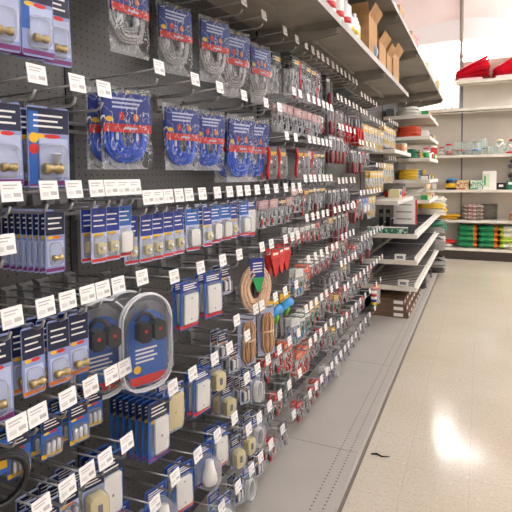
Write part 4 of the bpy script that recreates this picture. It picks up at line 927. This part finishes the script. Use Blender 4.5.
for k in range(4):
    single('potting_bag', sack([(0, .3, SGY), (.3, .7, noisy('sack_pink', '#a8606c', '#cfc8bc', 40, .4, lo=.45, hi=.55)), (.7, 1.001, SGY)], .36, .3, .075, k+9), 'mottled grey and pink bag, %s layer on the second shelf' % ORD[k], 'bag', (1.24, 9.76, .721+k*.066), group='mottled bags on the second shelf')
single('dark_bag', MB().pillow(.3, .28, .08, noisy('dark_sack', '#4c473e', '#6b6355', 20, .5), 0, 0, 0, 3), 'dark bag leaning behind the mottled stack', 'bag', (1.50, 9.8, 1.005), R(-70))
for k in range(2): single('yellow_bag', sack([(0, 1.001, mat('sack_yellow', '#e0ae2a', .4))], .34, .3, .05, k), 'flat yellow orange bag on the second shelf, %s' % ('under', 'on top')[k], 'bag', (.82+.04*k, 9.74, .721+k*.044))
for k in range(2): single('orange_bag', sack([(0, .4, SO), (.4, .7, SWH), (.7, 1.001, SO)], .38, .3, .08, k), 'orange and white bag at right of second shelf, %s' % ('under', 'on top')[k], 'bag', (2.02, 9.76, .721+k*.07))
# third shelf
def jar(x, z, r, h, body, lid, label, y=9.70, name='storage_jar', cat='jar', group=None, band=None):
    t = empty(name, (x, y, z), label, cat, group)
    s = MB().lathe([(r*.9, 0), (r, .005), (r, h*.85), (r*.85, h*.92)], body, n=18)
    if band: s.lathe([(r+.001, h*.2), (r+.001, h*.6)], band, n=18)
    part('jar_body', s, t)
    if lid: part('lid', MB().lathe([(r*.86, h*.9), (r*.92, h*.91), (r*.92, h*1.04), (r*.8, h*1.06)], lid, n=18), t)
    return t
jar(.87, 1.266, .10, .19, BLACK, mat('lid_blue', '#1e8fd6', .4), 'round black and yellow tub with blue lid', name='tub', cat='tub', band=YELLOW)
for k in range(3): jar(.46+.1*(k % 2), 1.266+.0, .045, .12, (CREAM, WHITE, PK_)[k], None, '%s small tub left of the blue lidded tub' % ('cream', 'white', 'pink')[k], y=9.66+.1*k, name='small_tub', cat='tub')
FB_ = noisy('floral_print', '#d6cf9c', '#a84632', 30, .5, lo=.45, hi=.55); FB2 = noisy('leafy_print', '#d9dccb', '#4e9a6a', 30, .5, lo=.45, hi=.55)
single('patterned_box', MB().rbox(-.1, .1, -.12, .12, 0, .17, FB_, .02), 'cream box with red pattern right of the blue lidded tub', 'box', (1.07, 9.72, 1.266), R(-90))
single('patterned_box', MB().rbox(-.1, .1, -.12, .12, 0, .17, FB2, .02), 'pale box with green leaf pattern on the third shelf', 'box', (1.28, 9.72, 1.266), R(-90))
single('paper_roll_pack', MB().rbox(-.1, .1, -.11, .11, 0, .33, WHITE, .012).rect(.1004, -.10, .0, .05, .28, mat('pale_green_print', '#c8d8b8', .5)).rect(.1008, -.085, -.06, .08, .24, GR), 'tall white package with pale green print', 'package', (1.50, 9.73, 1.266), R(-90))
single('black_carton', MB().box(-.08, .08, -.075, .075, 0, .12, BLACK).rect(.0805, -.04, .03, .05, .09, WHITE), 'small black box beside the tall white package', 'box', (1.69, 9.73, 1.266), R(-90))
single('green_carton', MB().box(-.08, .08, -.12, .12, 0, .15, mat('deep_green', '#1f6b52', .5)).rect(.0805, -.1, .1, .09, .13, WHITE), 'green and white box right of the black box', 'box', (1.90, 9.73, 1.266), R(-90))
# hanging strings of onions-like ornaments under the fourth shelf
for i, x in enumerate((1.86, 2.05)):
    s = MB()
    for k in range(5): s.lathe([(.01, 0), (.045, .02), (.05, .045), (.035, .075), (.01, .085)], (mat('plum_dark', '#4a3840', .4), GREY, SWH)[(k+i) % 3], (.015*(-1)**k, 0, -.12-.085*k), 2, 12)
    s.tube([(0, 0, 0), (0, 0, -.5)], .004, ROPE, 5)
    single('hanging_string', s, '%s string of dark bulbs hanging below the glass jars' % ('left', 'right')[i], 'ornament', (x, 9.85, 1.846), group='hanging strings')
# fourth shelf: jars and glassware
for i, (x, r, h, m, l, d) in enumerate([(.42, .055, .15, GLASS, RP, 'glass jar with red lid at far left'), (.56, .06, .17, RP, WHITE, 'red jar with white lid'), (.69, .055, .15, GLASS, RP, 'glass jar with red lid and green sweets'), (.82, .06, .2, GLASS, RP, 'taller glass jar with red lid'),
                                        (1.52, .05, .16, GLASS, None, 'small clear tumbler')]):
    jar(x, 1.891, r, h, m, l, d+' on the fourth shelf', group='glass jars on the fourth shelf')
    if m is GLASS and l: 
        single('jar_filling', sack([(0, 1.001, (GR, RED, SWH, RP)[i % 4])], r*1.5, r*1.5, h*.45, i), '%s filling heaped inside %s' % (('green', 'red', 'pale', 'red')[i % 4], d), 'filling', (x, 9.70, 1.896))
for i, (x, r, h) in enumerate([(1.0, .085, .24), (1.14, .07, .22), (1.29, .08, .24), (1.42, .05, .30)]):
    s = MB().lathe([(r*.7, 0), (r*.8, .01), (r, h*.3), (r*.9, h*.8), (r, h)], GLASS, n=18)
    s.lathe([(r*1.005, h*.35), (r*1.005, h*.4)], (RED, GREY, CBL, GREY)[i], n=18)
    single('glass_vase', s, '%s greenish glass vase, %s from the left of the vase group' % (('wide', 'short', 'blue', 'tall slim')[i], ORD[i]), 'vase', (x, 9.72, 1.891), group='glass vases on the fourth shelf')
for i, (x, r) in enumerate([(1.66, .09), (1.86, .10), (2.08, .09)]):
    t = empty('glass_canister', (x, 9.72, 1.891), 'rounded glass canister with white bow, %s of three' % ('left', 'middle', 'right')[i], 'jar', 'glass canisters on the fourth shelf')
    part('glass_body', MB().lathe([(r*.7, 0), (r, .03), (r*1.05, .1), (r*.8, .19), (r*.5, .22)], GLASS, n=18), t)
    part('bow', MB().tube([(-.06, -r, .16), (-.02, -r-.01, .13), (0, -r-.01, .15), (.04, -r-.01, .19), (.07, -r, .16)], [.012, .022, .01, .024, .012], WHITE, 8), t, 'white bow')
    part('lid', MB().lathe([(r*.5, .22), (r*.6, .225), (r*.6, .25), (.02, .26)], RP if i == 1 else CREAM, n=16), t)
    if i: part('red_ribbon', MB().lathe([(r*1.0, .01), (r*1.06, .015), (r*1.06, .04), (r*1.0, .045)], RP, n=18), t)
# top shelf: fans of folded red tarps on flat clear packs
for c, (x0, n) in enumerate([(1.17, 8), (1.77, 9), (2.38, 8)]):
    single('clear_flat_pack', MB().rbox(-.13, .13, -.2, .2, 0, .05, mat('pinkish_film', '#e6c9c6', .3), .02), 'pale clear flat pack under the red tarps, %s stack' % ('left', 'middle', 'right')[c], 'package', (x0, 9.72, 3.201), R(-90), group='flat packs under the tarps')
    for k in range(n):
        a = R(2+3.4*k); s = MB(); rr_ = random.Random(k+c*9)
        me = sack([(0, 1.001, REDBAG)], .58-.02*(k % 3), .3, .026, k)
        me.v = [((x+.29)*cos(a)-z*sin(a), y, (x+.29)*sin(a)+z*cos(a)) for x, y, z in me.v]
        single('folded_tarp', me, 'bright red folded tarp, %s layer from below in the %s fan' % (ORD[k], ('left', 'middle', 'right')[c]), 'tarp', (x0-.26+.004*k, 9.72+rr_.uniform(-.03, .03), 3.252+k*.014), R(rr_.uniform(-5, 5)), 'red folded tarps on the top shelf')
for i, x in enumerate((.75, .86)):
    single('small_lamp_clip', MB().tube([(0, 0, 0), (.02, 0, .05), (.05, 0, .04)], .008, GREY, 6), 'small grey clip standing on the shelf under the window glare, %s' % ('left', 'right')[i], 'clip', (x, 9.6, 2.721))
for o in list(bpy.data.objects):      # the far unit stands a little left of the aisle axis
    if o.name not in BEFORE and o.parent is None: o.location.x -= .27
